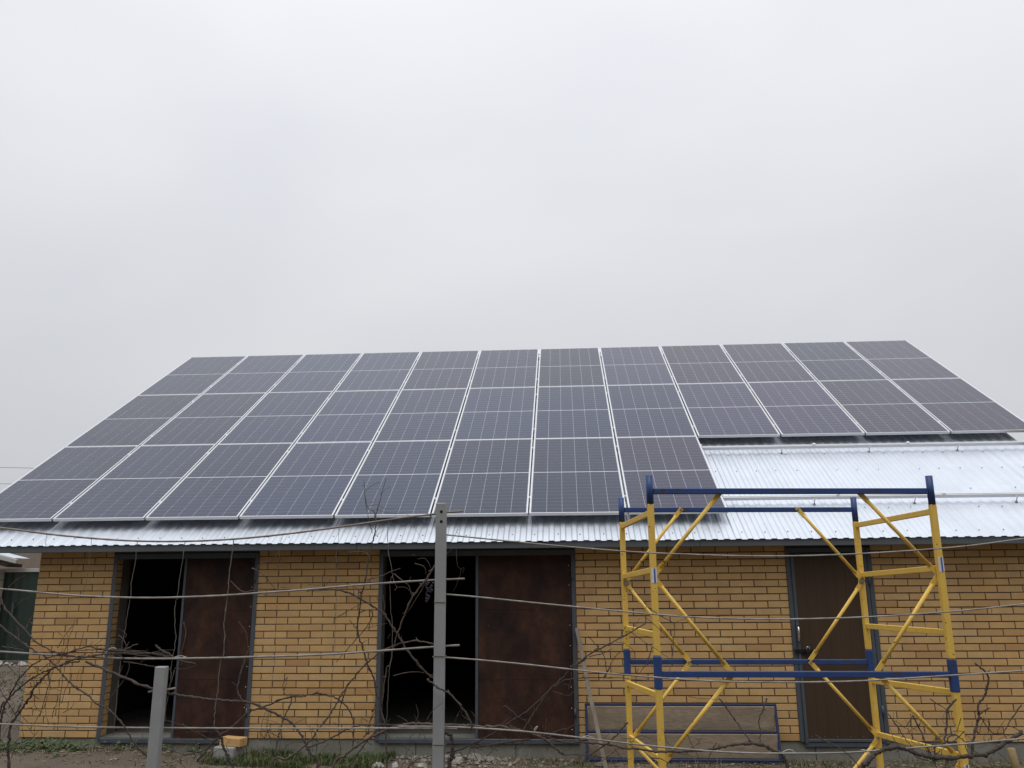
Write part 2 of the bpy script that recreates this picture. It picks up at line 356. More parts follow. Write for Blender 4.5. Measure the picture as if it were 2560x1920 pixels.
# doorway 1 : left leaf folded in, right leaf shut
def doorway(x, label):
    d = empty('door', (x, 0, .18), parent=bld); d.location = (0, 0, .18); return d
d1 = doorway(.9, ''); angle_frame(d1, .874, 2.553, 1.95, -.002)
leaf = MB().cbox(1.728, 2.508, -.006, .016, -.012, 1.885, .003); l1 = leaf.build('door_leaf', m_rust, d1)
MB().cbox(1.700, 1.7265, -.010, .020, -.014, 1.887, .003).build('leaf_edge', m_frame, d1)
d2 = doorway(4, ''); angle_frame(d2, 3.917, 6.081, 1.955, .010)
MB().cbox(5.022, 6.034, -.006, .016, -.004, 1.905, .003).build('door_leaf', m_rust, d2)
MB().cbox(4.990, 5.0205, -.010, .020, -.012, 1.907, .003).build('leaf_edge', m_frame, d2)
for d, xa, xb in ((d1, 1.75, 2.49), (d2, 5.05, 6.01)):
    for sx in (xb,):
        for k in range(9):
            MB().cbox(sx-.004, sx+.004, -.0095, -.0055, .1+k*.21, .108+k*.21, .001).build('rivet', m_alu, d)
for d, xa, xb in ((d1, 1.7285, 2.5075), (d2, 5.0225, 6.0335)):
    for z in (.60, 1.32): MB().cbox(xa+.002, xb-.03, -.0078, -.0055, z, z+.006, .001).build('weld_seam', m_rust, d)
    for z in (.22, 1.62): MB().tube([(xb+.012, -.016, z), (xb+.012, -.016, z+.09)], .010, 10).build('hinge', m_frame, d)
MB().tube([(1.765, -.006, 1.0), (1.765, -.034, 1.0), (1.765, -.034, .90), (1.765, -.006, .90)], .006, 8).build('handle', m_rust, d1)
d3 = doorway(8.4, '')
MB().cbox(8.344, 8.390, -.012, .05, -.006, 1.95, .003).build('door_jamb', m_frame, d3)
MB().cbox(9.196, 9.243, -.012, .05, -.02, 1.95, .003).build('door_jamb', m_frame, d3)
MB().cbox(8.391, 9.195, -.010, .05, 1.895, 1.95, .003).build('door_head', m_frame, d3)
MB().cbox(8.391, 9.195, -.016, .06, -.052, -.008, .004).build('door_sill', m_frame, d3)
MB().cbox(8.392, 8.424, -.026, .0, -.018, 1.89, .003).build('leaf_stile', m_frame, d3)
MB().cbox(9.158, 9.188, -.026, .0, -.004, 1.89, .003).build('leaf_stile', m_frame, d3)
MB().cbox(8.4245, 9.1575, -.024, .0, -.002, .026, .003).build('leaf_rail', m_frame, d3)
MB().cbox(8.4245, 9.1575, -.024, .0, 1.855, 1.889, .003).build('leaf_rail', m_frame, d3)
for k in range(7):
    a = 8.4245+k*.1047; MB().cbox(a+.0002, a+.1045, -.016, -.002, .0265, 1.8545, .0012).build('plank', m_brown, d3)
for k in range(6): MB().tube([(8.46+k*.13, -.018, .05), (8.46+k*.13, -.0145, .05)], .004, 8).build('rivet', m_chrome, d3)
MB().tube([(8.406, -.028, .985), (8.406, -.058, .995), (8.406, -.060, 1.04), (8.406, -.060, 1.09), (8.406, -.058, 1.125), (8.406, -.028, 1.135)], .011, 10).build('handle', m_chrome, d3)
MB().cbox(8.397, 8.416, -.031, -.027, 1.15, 1.165, .001).build('handle_plate', m_chrome, d3)
MB().cbox(8.352, 8.545, -.042, -.027, .868, .908, .003).build('hasp', m_black, d3)
lk = MB().cbox(8.468, 8.508, -.064, -.043, .852, .896, .004).build('padlock', m_black, d3)
MB().tube([(8.474, -.053, .896), (8.474, -.053, .918), (8.480, -.053, .930), (8.496, -.053, .930), (8.502, -.053, .918), (8.502, -.053, .896)], .0045, 8).build('shackle', m_chrome, lk)
for z in (.25, 1.55): MB().tube([(9.192, -.034, z), (9.192, -.034, z+.10)], .011, 10).build('hinge', m_frame, d3)

# ------------------------------------------------------------------ roof
roof = empty('roof', (0, 0, .18), parent=bld)
RIB = .1237; X0R, X1R = -.78, 11.905
nrib = int(round((X1R-X0R)/RIB)); RIB = (X1R-X0R)/nrib
PER = 9
def profile(i0, i1):
    "trapezoid sheet profile from rib i0 to i1: (x, height)"
    p = []
    for i in range(i0, i1):
        b = X0R+i*RIB; p += [(b, 0), (b+RIB*.42, 0), (b+RIB*.54, .0095), (b+RIB*.88, .0095)]
    b = X0R+i1*RIB; p += [(b, 0), (b+RIB*.30, 0)]
    return p
k = 0; si = 0
sheet_list = []
while k < nrib:
    e = min(nrib, k+PER); sheet_list.append((k, e, si)); k = e; si += 1
for side in (0, 1):
    for k, e, si in sheet_list:
        pr = profile(k, e)
        if e == nrib: pr = pr[:-1]
        lift = .0016*(si % 2)
        mb = MB(); n = len(pr); vs = []
        tl = [T_EAVE+rnd.uniform(-.006, .006), 1.0, 2.5, 4.2, T_RIDGE]
        for t in tl:
            for x, hh in pr:
                v = rp(x, t, DS-hh+.0125-lift); vs.append(v if side == 0 else Vector((v.x, YB-v.y, v.z)))
        m2 = len(vs)
        for t in tl:
            for x, hh in pr:
                v = rp(x, t, DS-hh+.0125-lift+.0007); vs.append(v if side == 0 else Vector((v.x, YB-v.y, v.z)))
        fs = []
        for r in range(len(tl)-1):
            for i in range(n-1):
                fs.append((r*n+i, r*n+i+1, (r+1)*n+i+1, (r+1)*n+i)); fs.append((m2+r*n+i, m2+(r+1)*n+i, m2+(r+1)*n+i+1, m2+r*n+i+1))
        for i in range(n-1): fs.append((i, m2+i, m2+i+1, i+1))
        if side: fs = [f[::-1] for f in fs]
        mb.add(vs, fs); mb.build('roof_sheet', m_galv, roof)
# screws through every second valley at the battens
sc = MB()
for t in (-.225, .30, .752, 1.30, 1.78, 2.35):
    for i in range(nrib):
        if (i+(0 if t != .752 else 1)) % 2: continue
        if t > .4 and X0R+i*RIB < 7.2: continue
        x = X0R+(i+.21)*RIB+rnd.uniform(-.008, .008)
        if t > 0 and rnd.random() < .25: continue
        a = rp(x, t+rnd.uniform(-.008, .008), DS+.0125); sc.tube([a, a+NV*.004, a+NV*.0045, a+NV*.009], [.008, .008, .005, .005], 7)
o = sc.build('screw_heads', m_screw, roof); o['kind'] = 'stuff'
# fascia, soffit, verge flashings, ridge cap, battens
for a, b in ((X0R+.01, 3.72), (3.722, 7.4), (7.402, X1R-.01)):
    MB().cbox(a, b, -.272, -.240, 1.9615, 2.036, .004).build('fascia_board', m_fascia, roof)
MB().box(X0R+.02, X1R-.02, -.235, .0, 1.998, 2.01).build('soffit', m_fascia, roof)
MB().box(X0R+.02, X1R-.02, -.03, .005, 2.0, 2.12).build('wall_plate', m_dark, roof)
for X in (X0R, X1R):
    for sgn in (1, -1):
        mb = MB(); pts = [rp(X, T_EAVE+.01, DS+.016), rp(X, T_RIDGE, DS+.016)]
        if sgn < 0: pts = [Vector((p.x, YB-p.y, p.z)) for p in pts]
        a, b = pts; off = Vector((0, 0, -.13)); dx = Vector((.02 if X < 5 else -.02, 0, 0))
        mb.add([a, b, b+off, a+off, a+dx, b+dx, b+off+dx, a+off+dx], [(0,1,2,3), (7,6,5,4), (0,4,5,1), (3,2,6,7), (0,3,7,4), (1,5,6,2)])
        mb.build('verge_board', m_fascia, roof)
mb = MB(); c = rp(0, T_RIDGE, DS-.02)
for s in (1,): mb.add([(X0R, YR-.16, ZR-.085), (X1R, YR-.16, ZR-.085), (X1R, YR, ZR+.022), (X0R, YR, ZR+.022), (X0R, YR+.16, ZR-.085), (X1R, YR+.16, ZR-.085)], [(0,1,2,3), (3,2,5,4)])
mb.build('ridge_cap', m_galv, roof)

# ------------------------------------------------------------------ mounting rails
RT = [.405, 1.835, 2.492, 3.913, 4.649, 5.914]
PXP = 1.09552; XA = -.99381; PYP = 2.12772
ROWN = ['eave row', 'eave row', 'middle row', 'middle row', 'ridge row', 'ridge row']
bolt_me = {}
def rail(i, t, x0, x1, ncl, label):
    root = empty('mounting_rail', rp((x0+x1)/2, t, .075), (RA, 0, 0)); tag(root, label, 'rail', 'aluminium rails carrying the solar panels')
    L = (x1-x0)/2
    mb = MB()                                             # channel with a slot along its top
    mb.cbox(-L, L, -.020, -.016, .0, .040, .001); mb.cbox(-L, L, .016, .020, 0, .040, .001); mb.box(-L, L, -.0155, .0155, .001, .005)
    mb.cbox(-L, L, -.016, -.006, .034, .040, .001); mb.cbox(-L, L, .006, .016, .034, .040, .001)
    mb.build('channel', m_alu, root)
    xm = (x0+x1)/2; x = 5.49+.0
    xs_ = [8.80+1.1045*k for k in range(-9, 3)]
    for xb in xs_:
        if not x0+.05 < xb < x1-.05: continue
        if 'hang' not in bolt_me:
            b = MB().tube([(0, -.032, -.058), (0, -.032, .03)], .0052, 8); bolt_me['hang'] = b.mesh('hanger_bolt', m_bolt)
            b = MB().tube([(0, -.032, -.056), (0, -.032, -.049)], .017, 10); b.tube([(0, -.032, -.0488), (0, -.032, -.041)], .010, 6); bolt_me['wash'] = b.mesh('washer', m_bolt)
            b = MB().cbox(-.022, .022, -.042, -.0205, .012, .020, .001); b.tube([(0, -.032, .0205), (0, -.032, .028)], .009, 6); b.tube([(0, -.032, .004), (0, -.032, .0115)], .009, 6); bolt_me['foot'] = b.mesh('bracket', m_alu)
        for key, nm in (('hang', 'hanger_bolt'), ('wash', 'washer'), ('foot', 'bracket')): link(nm, bolt_me[key], root, (xb-xm, 0, 0))
    if 'clamp' not in bolt_me:
        b = MB().cbox(-.009, .009, -.018, .018, .0405, .070, .0015); b.tube([(0, 0, .0702), (0, 0, .0745)], .0065, 6); bolt_me['clamp'] = b.mesh('mid_clamp', m_alu)
        b = MB().cbox(-.015, .015, -.018, .018, .0405, .056, .0015); b.cbox(-.005, .019, -.017, .017, .0565, .062, .001); bolt_me['loose'] = b.mesh('end_clamp', m_alu)
    for k in range(1, ncl): link('mid_clamp', bolt_me['clamp'], root, (XA+k*PXP-xm, 0, 0))
    link('end_clamp', bolt_me['clamp'], root, (XA+ncl*PXP+.001-xm, 0, 0)); link('end_clamp', bolt_me['clamp'], root, (XA-.001-xm, 0, 0))
    if i < 2:
        for xc in ((9.21, 10.39) if i == 1 else (9.06, 10.22)): link('loose_clamp', bolt_me['loose'], root, (xc-xm, 0, 0))
    return root
lab = ['lower bare aluminium rail above the eave, partly uncovered beside the panels', 'upper bare aluminium rail just below the shorter panel rows',
       'lower aluminium rail hidden under the middle panel row', 'upper aluminium rail hidden under the middle panel row',
       'lower aluminium rail hidden under the ridge panel row', 'upper aluminium rail hidden under the ridge panel row']
for i, t in enumerate(RT): rail(i, t, XA-.05, XA+12*PXP+.03, 8 if i < 2 else 12, lab[i])

# ------------------------------------------------------------------ solar panels
PWd = PXP-.021; PLn = PYP-.005; hw, hl = PWd/2, PLn/2; FB = .0105
fm = MB()
fm.cbox(-hw, hw, -hl, -hl+.0078, -.035, 0, .0012); fm.cbox(-hw, hw, hl-.0078, hl, -.035, 0, .0012)
fm.cbox(-hw, -hw+FB, -hl+.008, hl-.008, -.035, 0, .0012); fm.cbox(hw-FB, hw, -hl+.008, hl-.008, -.035, 0, .0012)
frame_me = fm.mesh('frame', m_alu)
back_me = MB().box(-hw+FB, hw-FB, -hl+.0079, hl-.0079, -.009, -.0046).mesh('backsheet', m_back)
cm = MB(); MG = .008; iw = 2*(hw-FB-MG); cp = iw/6; half = (2*(hl-FB-MG)-.013)/2; rpz = half/12
for c in range(6):
    for r in range(12):
        x0 = -iw/2+c*cp+.0014; x1 = x0+cp-.0028; y0 = .0065+r*rpz+.0013; y1 = y0+rpz-.0026; q = .004
        cm.add([(x0,y0,-.0040),(x1,y0,-.0040),(x1,y1,-.0040),(x0,y1,-.0040)], [(0,1,2,3)])
cell_me = cm.mesh('cell_grid', m_cell)
cm2 = MB(); cm2.add([(x, y-half-.013, z) for x, y, z in cm.v], cm.f); cell_me2 = cm2.mesh('cell_grid', m_cell)
ordn = ['first', 'second', 'third', 'fourth', 'fifth', 'sixth', 'seventh', 'eighth', 'ninth', 'tenth', 'eleventh', 'twelfth']
rown = ['ridge row', 'middle row', 'eave row']
warm = {(0,8):.8,(0,9):.7,(0,11):.7,(0,7):.35,(1,8):.4,(1,9):.5,(1,10):.8,(1,11):.8,(2,7):.6,(0,10):.0,(1,7):.1}
for r in range(3):
    for c in range(12 if r < 2 else 8):
        ctr = rp(XA+(c+.5)*PXP+rnd.uniform(-.0015, .0015), (2-r+.5)*PYP)
        root = empty('solar_panel', ctr, (RA+rnd.uniform(-.002, .002), rnd.uniform(-.0015, .0015), rnd.uniform(-.0006, .0006)))
        tag(root, 'solar panel in the %s, %s counted from the roof end by the green gate' % (rown[r], ordn[c]), 'solar panel', 'solar panels on the roof')
        link('frame', frame_me, root); link('backsheet', back_me, root)
        w = .62*warm.get((r, c), .12*rnd.random()); bc = Vector((.010, .015, .038)).lerp(Vector((.048, .020, .036)), w)*rnd.choice([.7, .9, 1., 1.25, 1.6, 2.0])
        for nm, me in (('cell_grid', cell_me), ('cell_grid', cell_me2)):
            o = link(nm, me, root); o.color = (*bc, 1); o['kind'] = 'stuff'
# ------------------------------------------------------------------ scaffold tower
sc_root = empty('scaffold_tower', (7.5, -2.7, -.2)); tag(sc_root, 'yellow and blue tubular steel scaffold tower standing before the brick wall', 'scaffold')
SCO = Vector((7.5, -2.7, -.2))
def sp(mb, name, m, parent=sc_root):
    mb.v = [tuple(Vector(p)-SCO) for p in mb.v] if parent is sc_root else mb.v
    return mb.build(name, m, parent)
LEG = {(0,0): (6.579, -3.407), (1,0): (8.570, -3.223), (0,1): (6.461, -2.172), (1,1): (8.449, -1.988)}
def L3(k, z): return Vector((*LEG[k], z))
TW = .042
yaw_s = .092; ex = Vector((math.cos(yaw_s), math.sin(yaw_s), 0)); ey = Vector((-math.sin(yaw_s), math.cos(yaw_s), 0))
ztop = {(0,0): 2.339, (1,0): 2.330, (0,1): 2.302, (1,1): 2.299}; zb1 = {(0,0): 2.139, (1,0): 2.127, (0,1): 2.100, (1,1): 2.094}
zm1 = {(0,0): 1.127, (1,0): 1.090, (0,1): 1.076, (1,1): 1.055}; zm0 = {(0,0): .918, (1,0): .879, (0,1): .878, (1,1): .84}
for k in LEG:
    zg = gz(*LEG[k])-.03
    sp(MB().bar(L3(k, zm1[k]+.001), L3(k, zb1[k]), TW, TW, ey, .004), 'leg', m_yellow)
    sp(MB().bar(L3(k, zg+.03), L3(k, zm0[k]), TW, TW, ey, .004), 'leg', m_yellow)
    sp(MB().tube([L3(k, zb1[k]+.0008), L3(k, ztop[k])], [.0245, .0245], 14), 'top_socket', m_blue)
    sp(MB().bar(L3(k, zm0[k]-.002), L3(k, zm1[k]), TW+.008, TW+.008, ey, .006), 'joint_sleeve', m_blue)
    sp(MB().cbox(LEG[k][0]-.07, LEG[k][0]+.07, LEG[k][1]-.07, LEG[k][1]+.07, zg, zg+.036, .004), 'base_plate', m_yellow)
def rungz(k, zf, zbk): return zf if k[1] == 0 else zbk
for side in (0, 1):
    a, b = (side, 0), (side, 1)
    for zf, zbk in ((2.080, 2.062), (1.690, 1.652), (1.262, 1.240), (.875, .812), (.476, .405), (.07, .0)):
        p, q = L3(a, zf), L3(b, zbk); d = (q-p).normalized()
        sp(MB().bar(p+d*.0215, q-d*.0215, .025, .040, (0,0,1), .003), 'rung', m_yellow)
for row in (0, 1):
    a, b = (0, row), (1, row)
    yo = -ey*.0 
    for zl, zr, inner in ((2.228, 2.222, 1), (1.012, .990, 0)) if row == 0 else ((2.201, 2.195, 1), (.977, .957, 0)):
        p, q = L3(a, zl), L3(b, zr); d = (q-p).normalized()
        sp(MB().bar(p+d*.0235, q-d*.0235, .030, .040, (0,0,1), .004), 'horizontal_bar', m_blue)
        # gusset bolts where the braces meet the bar
        for f in (.25, .75):
            c = p.lerp(q, f)-ey*.016 if row == 1 else p.lerp(q, f)+ey*.016
            e = c+(-ey if row == 1 else ey)*.022
            sp(MB().tube([c, e], .011, 8), 'brace_bolt', m_rodr)
    def brace(p, q):
        p, q = Vector(p), Vector(q); o = (ey if row == 0 else -ey)*.027; p = p+o; q = q+o; d = (q-p).normalized()
        mb = MB().tube([p+d*.07, q-d*.07], .0135, 10)
        for e, s in ((p, 1), (q, -1)):                    # flattened ends
            n = len(mb.v); mb.bar(e-d*s*.012, e+d*s*.085, .005, .036, ex.cross(d).cross(d) if False else d.cross(ey), .001)
        sp(mb, 'diagonal_brace', m_yellow)
    zt = 2.215 if row == 0 else 2.200; zm = 1.005 if row == 0 else .972; zk = 1.645 if row == 0 else 1.603; zk2 = .44 if row == 0 else .385
    for s in (0, 1):
        k = (s, row); inn = L3((0,row), 0).lerp(L3((1,row), 0), .25 if s == 0 else .75); leg = L3(k, 0)+(ex if s == 0 else -ex)*.012
        Z = lambda v, z: Vector((v.x, v.y, z))
        brace(Z(leg, zk+.012), Z(inn, zt)); brace(Z(leg, zk-.012), Z(inn, zm+.012)); brace(Z(leg, zk2+.012), Z(inn, zm-.012)); brace(Z(leg, zk2-.012), Z(inn, -.13))
        for z in (zk, zk2):
            c = Z(leg, z)+(ey if row == 0 else -ey)*.016
            sp(MB().tube([c, c+(ey if row == 0 else -ey)*.026], .011, 8), 'brace_bolt', m_rodr)
        if row == 1:
            c = Z(leg, zk)-ey*.0195; ring = [c+ex*.022*math.cos(t)-ey*.014+Vector((0, 0, .022*math.sin(t))) for t in np.linspace(0, 6.28, 13)]
            sp(MB().tube(ring, .0035, 6, cap=False), 'retaining_ring', m_rodr)
for k, z0, z1 in (((0,0), 1.602, 1.701), ((1,0), 1.664, 1.765), ((1,0), .395, .43)):
    c = L3(k, 0); xx = .0 if k[0] == 0 else .004
    mb = MB(); mb.bar(c-ey*.0222+Vector((0, 0, z0)), c-ey*.0222+Vector((0, 0, z1)), .037, .0012, ey, .0003)
    st = sp(mb, 'sticker', m_sticker)
    mb = MB().bar(c-ey*.0232+ex*.004+Vector((0, 0, z0+.001)), c-ey*.0232+ex*.004+Vector((0, 0, z1-.001)), .012, .0008, ey, .0002)
    sp(mb, 'sticker_stripe', m_stickblue)

# ------------------------------------------------------------------ deck panel and lath leaning on the wall
dk = empty('scaffold_deck', (7.12, -.16, -.17)); tag(dk, 'long weathered plywood deck panel in a blue steel frame leaning on the brick wall', 'deck panel')
DKO = Vector((7.12, -.16, -.17)); lean = .17
def dkp(x, s, o=0):    # x along, s up the board, o out of the face
    return Vector((x, -.175+s*math.sin(lean)*.95-o, -.165+s*math.cos(lean)))-DKO
x0, x1 = 6.145, 8.105; S = .545
def dbar(xa, sa, xb, sb, w, h_, name='frame_bar'):
    MB().bar(dkp(xa, sa, .008), dkp(xb, sb, .008), h_, w, Vector((0, -math.cos(lean), -math.sin(lean))) , .002).build(name, m_bluedull, dk)
dbar(x0, .012, x1, .012, .03, .024); dbar(x0, S-.008, x1, S-.008, .03, .020); dbar(x0+.026, .275, x1-.026, .275, .03, .022)
dbar(x0+.012, .026, x0+.012, S-.02, .03, .024); dbar(x1-.012, .026, x1-.012, S-.02, .03, .024)
for s0, s1 in ((.026, .262), (.288, S-.020)):
    MB().bar(dkp(x0+.026, (s0+s1)/2, -.004), dkp(x1-.026, (s0+s1)/2, -.004), s1-s0, .012, Vector((0, -math.cos(lean), -math.sin(lean))), .002).build('plywood_board', m_ply, dk)
lath = MB(); pa = at('K', 232, 1160, -.045); pb = Vector((6.335, -.44, gz(6.3, -.4)-.02)); pm = pa.lerp(pb, .5)+Vector((-.006, .006, 0))
lath.bar(pa, pm, .042, .020, (0, -1, .2), .003); lath.bar(pm, pb, .042, .020, (0, -1, .2), .003)
tag(lath.build('wooden_lath', m_wood), 'thin grey wooden lath leaning on the wall beside the wide rusty door leaf', 'lath')
ys_ = MB(); p = at('H', 2030, 1388, -1.0); ys_.tube([(p.x+.05, -1.02, gz(10, -1)-.1), (p.x+.02, -1.0, p.z-.15), (p.x, -1.0, p.z)], [.035, .034, .033], 10)
tag(ys_.build('wooden_stake', mat('ochre_stake', (.26,.19,.075), .8, var=((.17,.13,.08),.8), vscale=14, bump=.4)), 'short ochre wooden stake in the ground beyond the scaffold tower', 'stake')

# ------------------------------------------------------------------ block and brick by the first doorway
zb = gz(2.5, -.38)-.012
bb = MB(); bx, by = 2.475, -.33; w, d, hh = .235, .19, .15
bb.cbox(-w/2, w/2, -d/2, d/2, 0, hh, .008)
bo = bb.build('cinder_block', m_block, None, (bx, by, zb), (0, 0, -.20)); tag(bo, 'grey concrete block lying under a loose yellow brick at the wall', 'block')
lb = MB().cbox(-.128, .128, -.06, .06, 0, .082, .005)
tag(lb.build('loose_brick', m_brick, None, (bx+.045, by+.0, zb+hh+.001), (0, 0, -.30)), 'loose yellow brick resting on a grey concrete block', 'brick')

# ------------------------------------------------------------------ rubble, gravel, grass
def rock(mb, c, r, sm=False):
    a = [Vector((math.cos(t)*math.cos(p), math.sin(t)*math.cos(p), math.sin(p))) for p in (-.9, 0, .9) for t in np.linspace(0, 2*math.pi, 7)[:-1]]
    a += [Vector((0, 0, -1)), Vector((0, 0, 1))]; sx, sy, sz = (rnd.uniform(.65, 1.3) for _ in range(3)); an = rnd.uniform(0, 6)
    vs = []
    for v in a:
        q = Vector((v.x*sx, v.y*sy, v.z*sz*.75))*r*rnd.uniform(.75, 1.15); vs.append(Vector(c)+Vector((q.x*math.cos(an)-q.y*math.sin(an), q.x*math.sin(an)+q.y*math.cos(an), q.z)))
    fs = []
    for l in range(2):
        for k in range(6):
            fs.append((l*6+k, l*6+(k+1) % 6, (l+1)*6+(k+1) % 6, (l+1)*6+k))
    for k in range(6): fs += [(18, (k+1) % 6, k), (19, 12+k, 12+(k+1) % 6)]
    mb.add(vs, fs, sm)
g = MB()
for i in range(620):
    if i < 430: x, y = rnd.gauss(4.75, .42), -.05-abs(rnd.gauss(0, .22)); r = rnd.uniform(.006, .024)
    else: x, y = rnd.uniform(-.3, 11), -.03-abs(rnd.gauss(0, .4)); r = rnd.uniform(.004, .013)
    hump = .05*math.exp(-((x-4.75)/.45)**2-((y+.2)/.2)**2)
    rock(g, (x, y, gzn(x, y)+r*.3+hump*rnd.random()), r)
tag(g.build('rubble_gravel', m_stone), 'small crushed rubble scattered along the foot of the wall', 'gravel', kind='stuff')
for i, (x, y, r, m, l) in enumerate([(4.06, -.46, .062, m_lime, 'white chipped limestone lump at the edge of the rubble'), (4.24, -.48, .045, m_lime, 'small white limestone piece among the grey rubble'),
        (4.50, -.47, .05, m_lime, 'pale lime stone close beside the tall trellis post'), (5.02, -.22, .085, m_stone, 'rounded grey rubble stone before the wide rusty door leaf'),
        (5.17, -.15, .06, m_stone, 'grey stone lying against the plinth under the rusty leaf'), (4.86, -.34, .07, m_stone, 'broad flat grey rubble stone in the loose heap'),
        (6.28, -.36, .05, m_stone, 'single small stone lying by the wooden lath foot'), (.12, -.12, .07, m_stone, 'brown stone lying at the wall corner in the weeds')]):
    mb = MB(); rock(mb, (0, 0, 0), r); o = mb.build('stone', m, None, (x, y, gzn(x, y)+r*.3)); tag(o, l, 'stone')
def blades(name, n, place, hmin, hmax, label, wide=.004, gm=None):
    vs, fs, tn = [], [], []
    for _ in range(n):
        pl = place()
        if pl is None: continue
        x, y, k = pl; z = gzn(x, y)-.005; h_ = rnd.uniform(hmin, hmax)*k; a = rnd.uniform(0, 6.283); ln = rnd.uniform(.1, .9)*h_; w_ = wide*rnd.uniform(.6, 1.3)
        dx, dy = math.cos(a), math.sin(a); n0 = len(vs); px_, py_ = -dy*w_, dx*w_
        vs += [(x-px_, y-py_, z), (x+px_, y+py_, z), (x+dx*ln*.35-px_*.8, y+dy*ln*.35-py_*.8, z+h_*.6), (x+dx*ln*.35+px_*.8, y+dy*ln*.35+py_*.8, z+h_*.6), (x+dx*ln, y+dy*ln, z+h_)]
        fs += [(n0, n0+1, n0+3, n0+2), (n0+2, n0+3, n0+4)]; t = rnd.random(); tn += [t, t]
    me = bpy.data.meshes.new(name); me.from_pydata(vs, [], fs); me.materials.append(gm or m_grass)
    a_ = me.attributes.new('tone', 'FLOAT', 'FACE'); a_.data.foreach_set('value', tn)
    return tag(link(name, me), label, 'grass', kind='stuff')
def lush():
    x = rnd.uniform(2.25, 4.15); y = -.02-rnd.random()**1.3*.6
    dn = noise.noise(Vector((x*3.2, y*3.2, 5)))
    if dn < -.18 or (x < 2.75 and y > -.32 and rnd.random() < .8): return None
    return x, y, .6+.7*max(0, dn+.3)
blades('grass', 9000, lush, .03, .105, 'lush green grass strip along the plinth between two doorways')
def moss():
    x = rnd.choice([rnd.uniform(5.5, 8.3), rnd.uniform(9.9, 11.3), rnd.uniform(8.3, 11)]); y = -.03-abs(rnd.gauss(0, .28))
    dn = noise.noise(Vector((x*2.4, y*3, 9)))
    if dn < 0: return None
    return x, y, .5+dn
blades('short_grass', 9000, moss, .015, .05, 'short mossy grass under the deck panel and by the last wall')
def yard():
    x = rnd.uniform(-6.5, .25); y = rnd.uniform(-1.0, 7.5)
    dn = noise.noise(Vector((x*.7, y*.5, 2)))+(.35 if y < .1 and x < 0 else 0)+(.3 if y > 4.5 else 0)
    if dn < .12: return None
    return x, y, .8
blades('yard_grass', 30000, yard, .015, .045, 'thin grass in the side yard before the green gate', .006)
def front():
    x = rnd.uniform(-3, 14); y = rnd.uniform(-8, -.6)
    if noise.noise(Vector((x*.8, y*.8, 4))) < .05: return None
    return x, y, 1
blades('yard_grass', 9000, front, .02, .07, 'thin grass tufts on the earth under the vine trellis', .005)
m_straw = mat('dry_straw', (.20,.16,.10), .9, rnd_obj=[(.22,.175,.105),(.16,.12,.075),(.12,.09,.06),(.26,.21,.14)], attr=True)
def dry():
    x = rnd.uniform(-1.5, 12); y = -.02-abs(rnd.gauss(0, .33))
    if noise.noise(Vector((x*1.9, y*2.6, 14))) < -.08: return None
    return x, y, rnd.uniform(.4, 1.3)
blades('dry_weeds', 7500, dry, .015, .075, 'dry straw coloured weed stalks along the foot of the wall', .0025, m_straw)
vs, fs, tn = [], [], []
for c in range(1500):
    x = rnd.uniform(-1.5, 12); y = -.02-abs(rnd.gauss(0, .4)); z = gzn(x, y)+.006; a = rnd.uniform(0, 6.283); L_ = rnd.uniform(.012, .035); w_ = L_*rnd.uniform(.3, .6)
    dx, dy = math.cos(a), math.sin(a); n0 = len(vs); k1, k2 = rnd.uniform(-.01, .012), rnd.uniform(-.01, .014)
    vs += [(x-dx*L_, y-dy*L_, z), (x-dy*w_, y+dx*w_, z+abs(k1)), (x+dx*L_, y+dy*L_, z+abs(k2)), (x+dy*w_, y-dx*w_, z+.002)]; fs += [(n0, n0+1, n0+2), (n0, n0+2, n0+3)]; tn += [rnd.random()]*2
me = bpy.data.meshes.new('leaf_litter'); me.from_pydata(vs, [], fs); me.materials.append(m_straw)
me.attributes.new('tone', 'FLOAT', 'FACE').data.foreach_set('value', tn)
tag(link('leaf_litter', me), 'brown fallen leaves littered over the earth along the wall', 'leaf litter', kind='stuff')
# broad leaved weeds by the corner
vs, fs, tn = [], [], []
for c in range(150):
    cx = rnd.gauss(.28, .38); cy = -.04-abs(rnd.gauss(0, .19))
    if c > 115: cx, cy = rnd.uniform(.9, 4.2), -.04-abs(rnd.gauss(0, .08))
    if c > 138: cx, cy = rnd.gauss(10.55, .2), -.1-abs(rnd.gauss(0, .2))
    cz = gzn(cx, cy); hgt = rnd.uniform(.02, .10)
    for l in range(rnd.randint(5, 9)):
        a = rnd.uniform(0, 6.283); L_ = rnd.uniform(.022, .055); w_ = L_*rnd.uniform(.28, .45); dx, dy = math.cos(a), math.sin(a); rr = rnd.uniform(.0, .045)
        bx_, by_, bz_ = cx+dx*rr, cy+dy*rr, cz+hgt*rnd.random(); n0 = len(vs); t = rnd.uniform(-.2, .8)
        def q(f, s): return (bx_+dx*L_*f-dy*w_*s, by_+dy*L_*f+dx*w_*s, bz_+L_*f*t-.006*abs(s)+(.0 if f < .7 else -.008))
        vs += [q(0, 0), q(.35, 1), q(.7, .8), q(1, 0), q(.7, -.8), q(.35, -1), q(.5, 0)]
        fs += [(n0, n0+6, n0+1), (n0+1, n0+6, n0+2), (n0+2, n0+6, n0+3), (n0+3, n0+6, n0+4), (n0+4, n0+6, n0+5), (n0+5, n0+6, n0)]; tn += [rnd.random()]*6
me = bpy.data.meshes.new('weeds'); me.from_pydata(vs, [], fs); me.materials.append(m_weed)
me.attributes.new('tone', 'FLOAT', 'FACE').data.foreach_set('value', tn)
tag(link('weeds', me), 'broad leaved green weeds growing along the foot of the plinth', 'weeds', kind='stuff')

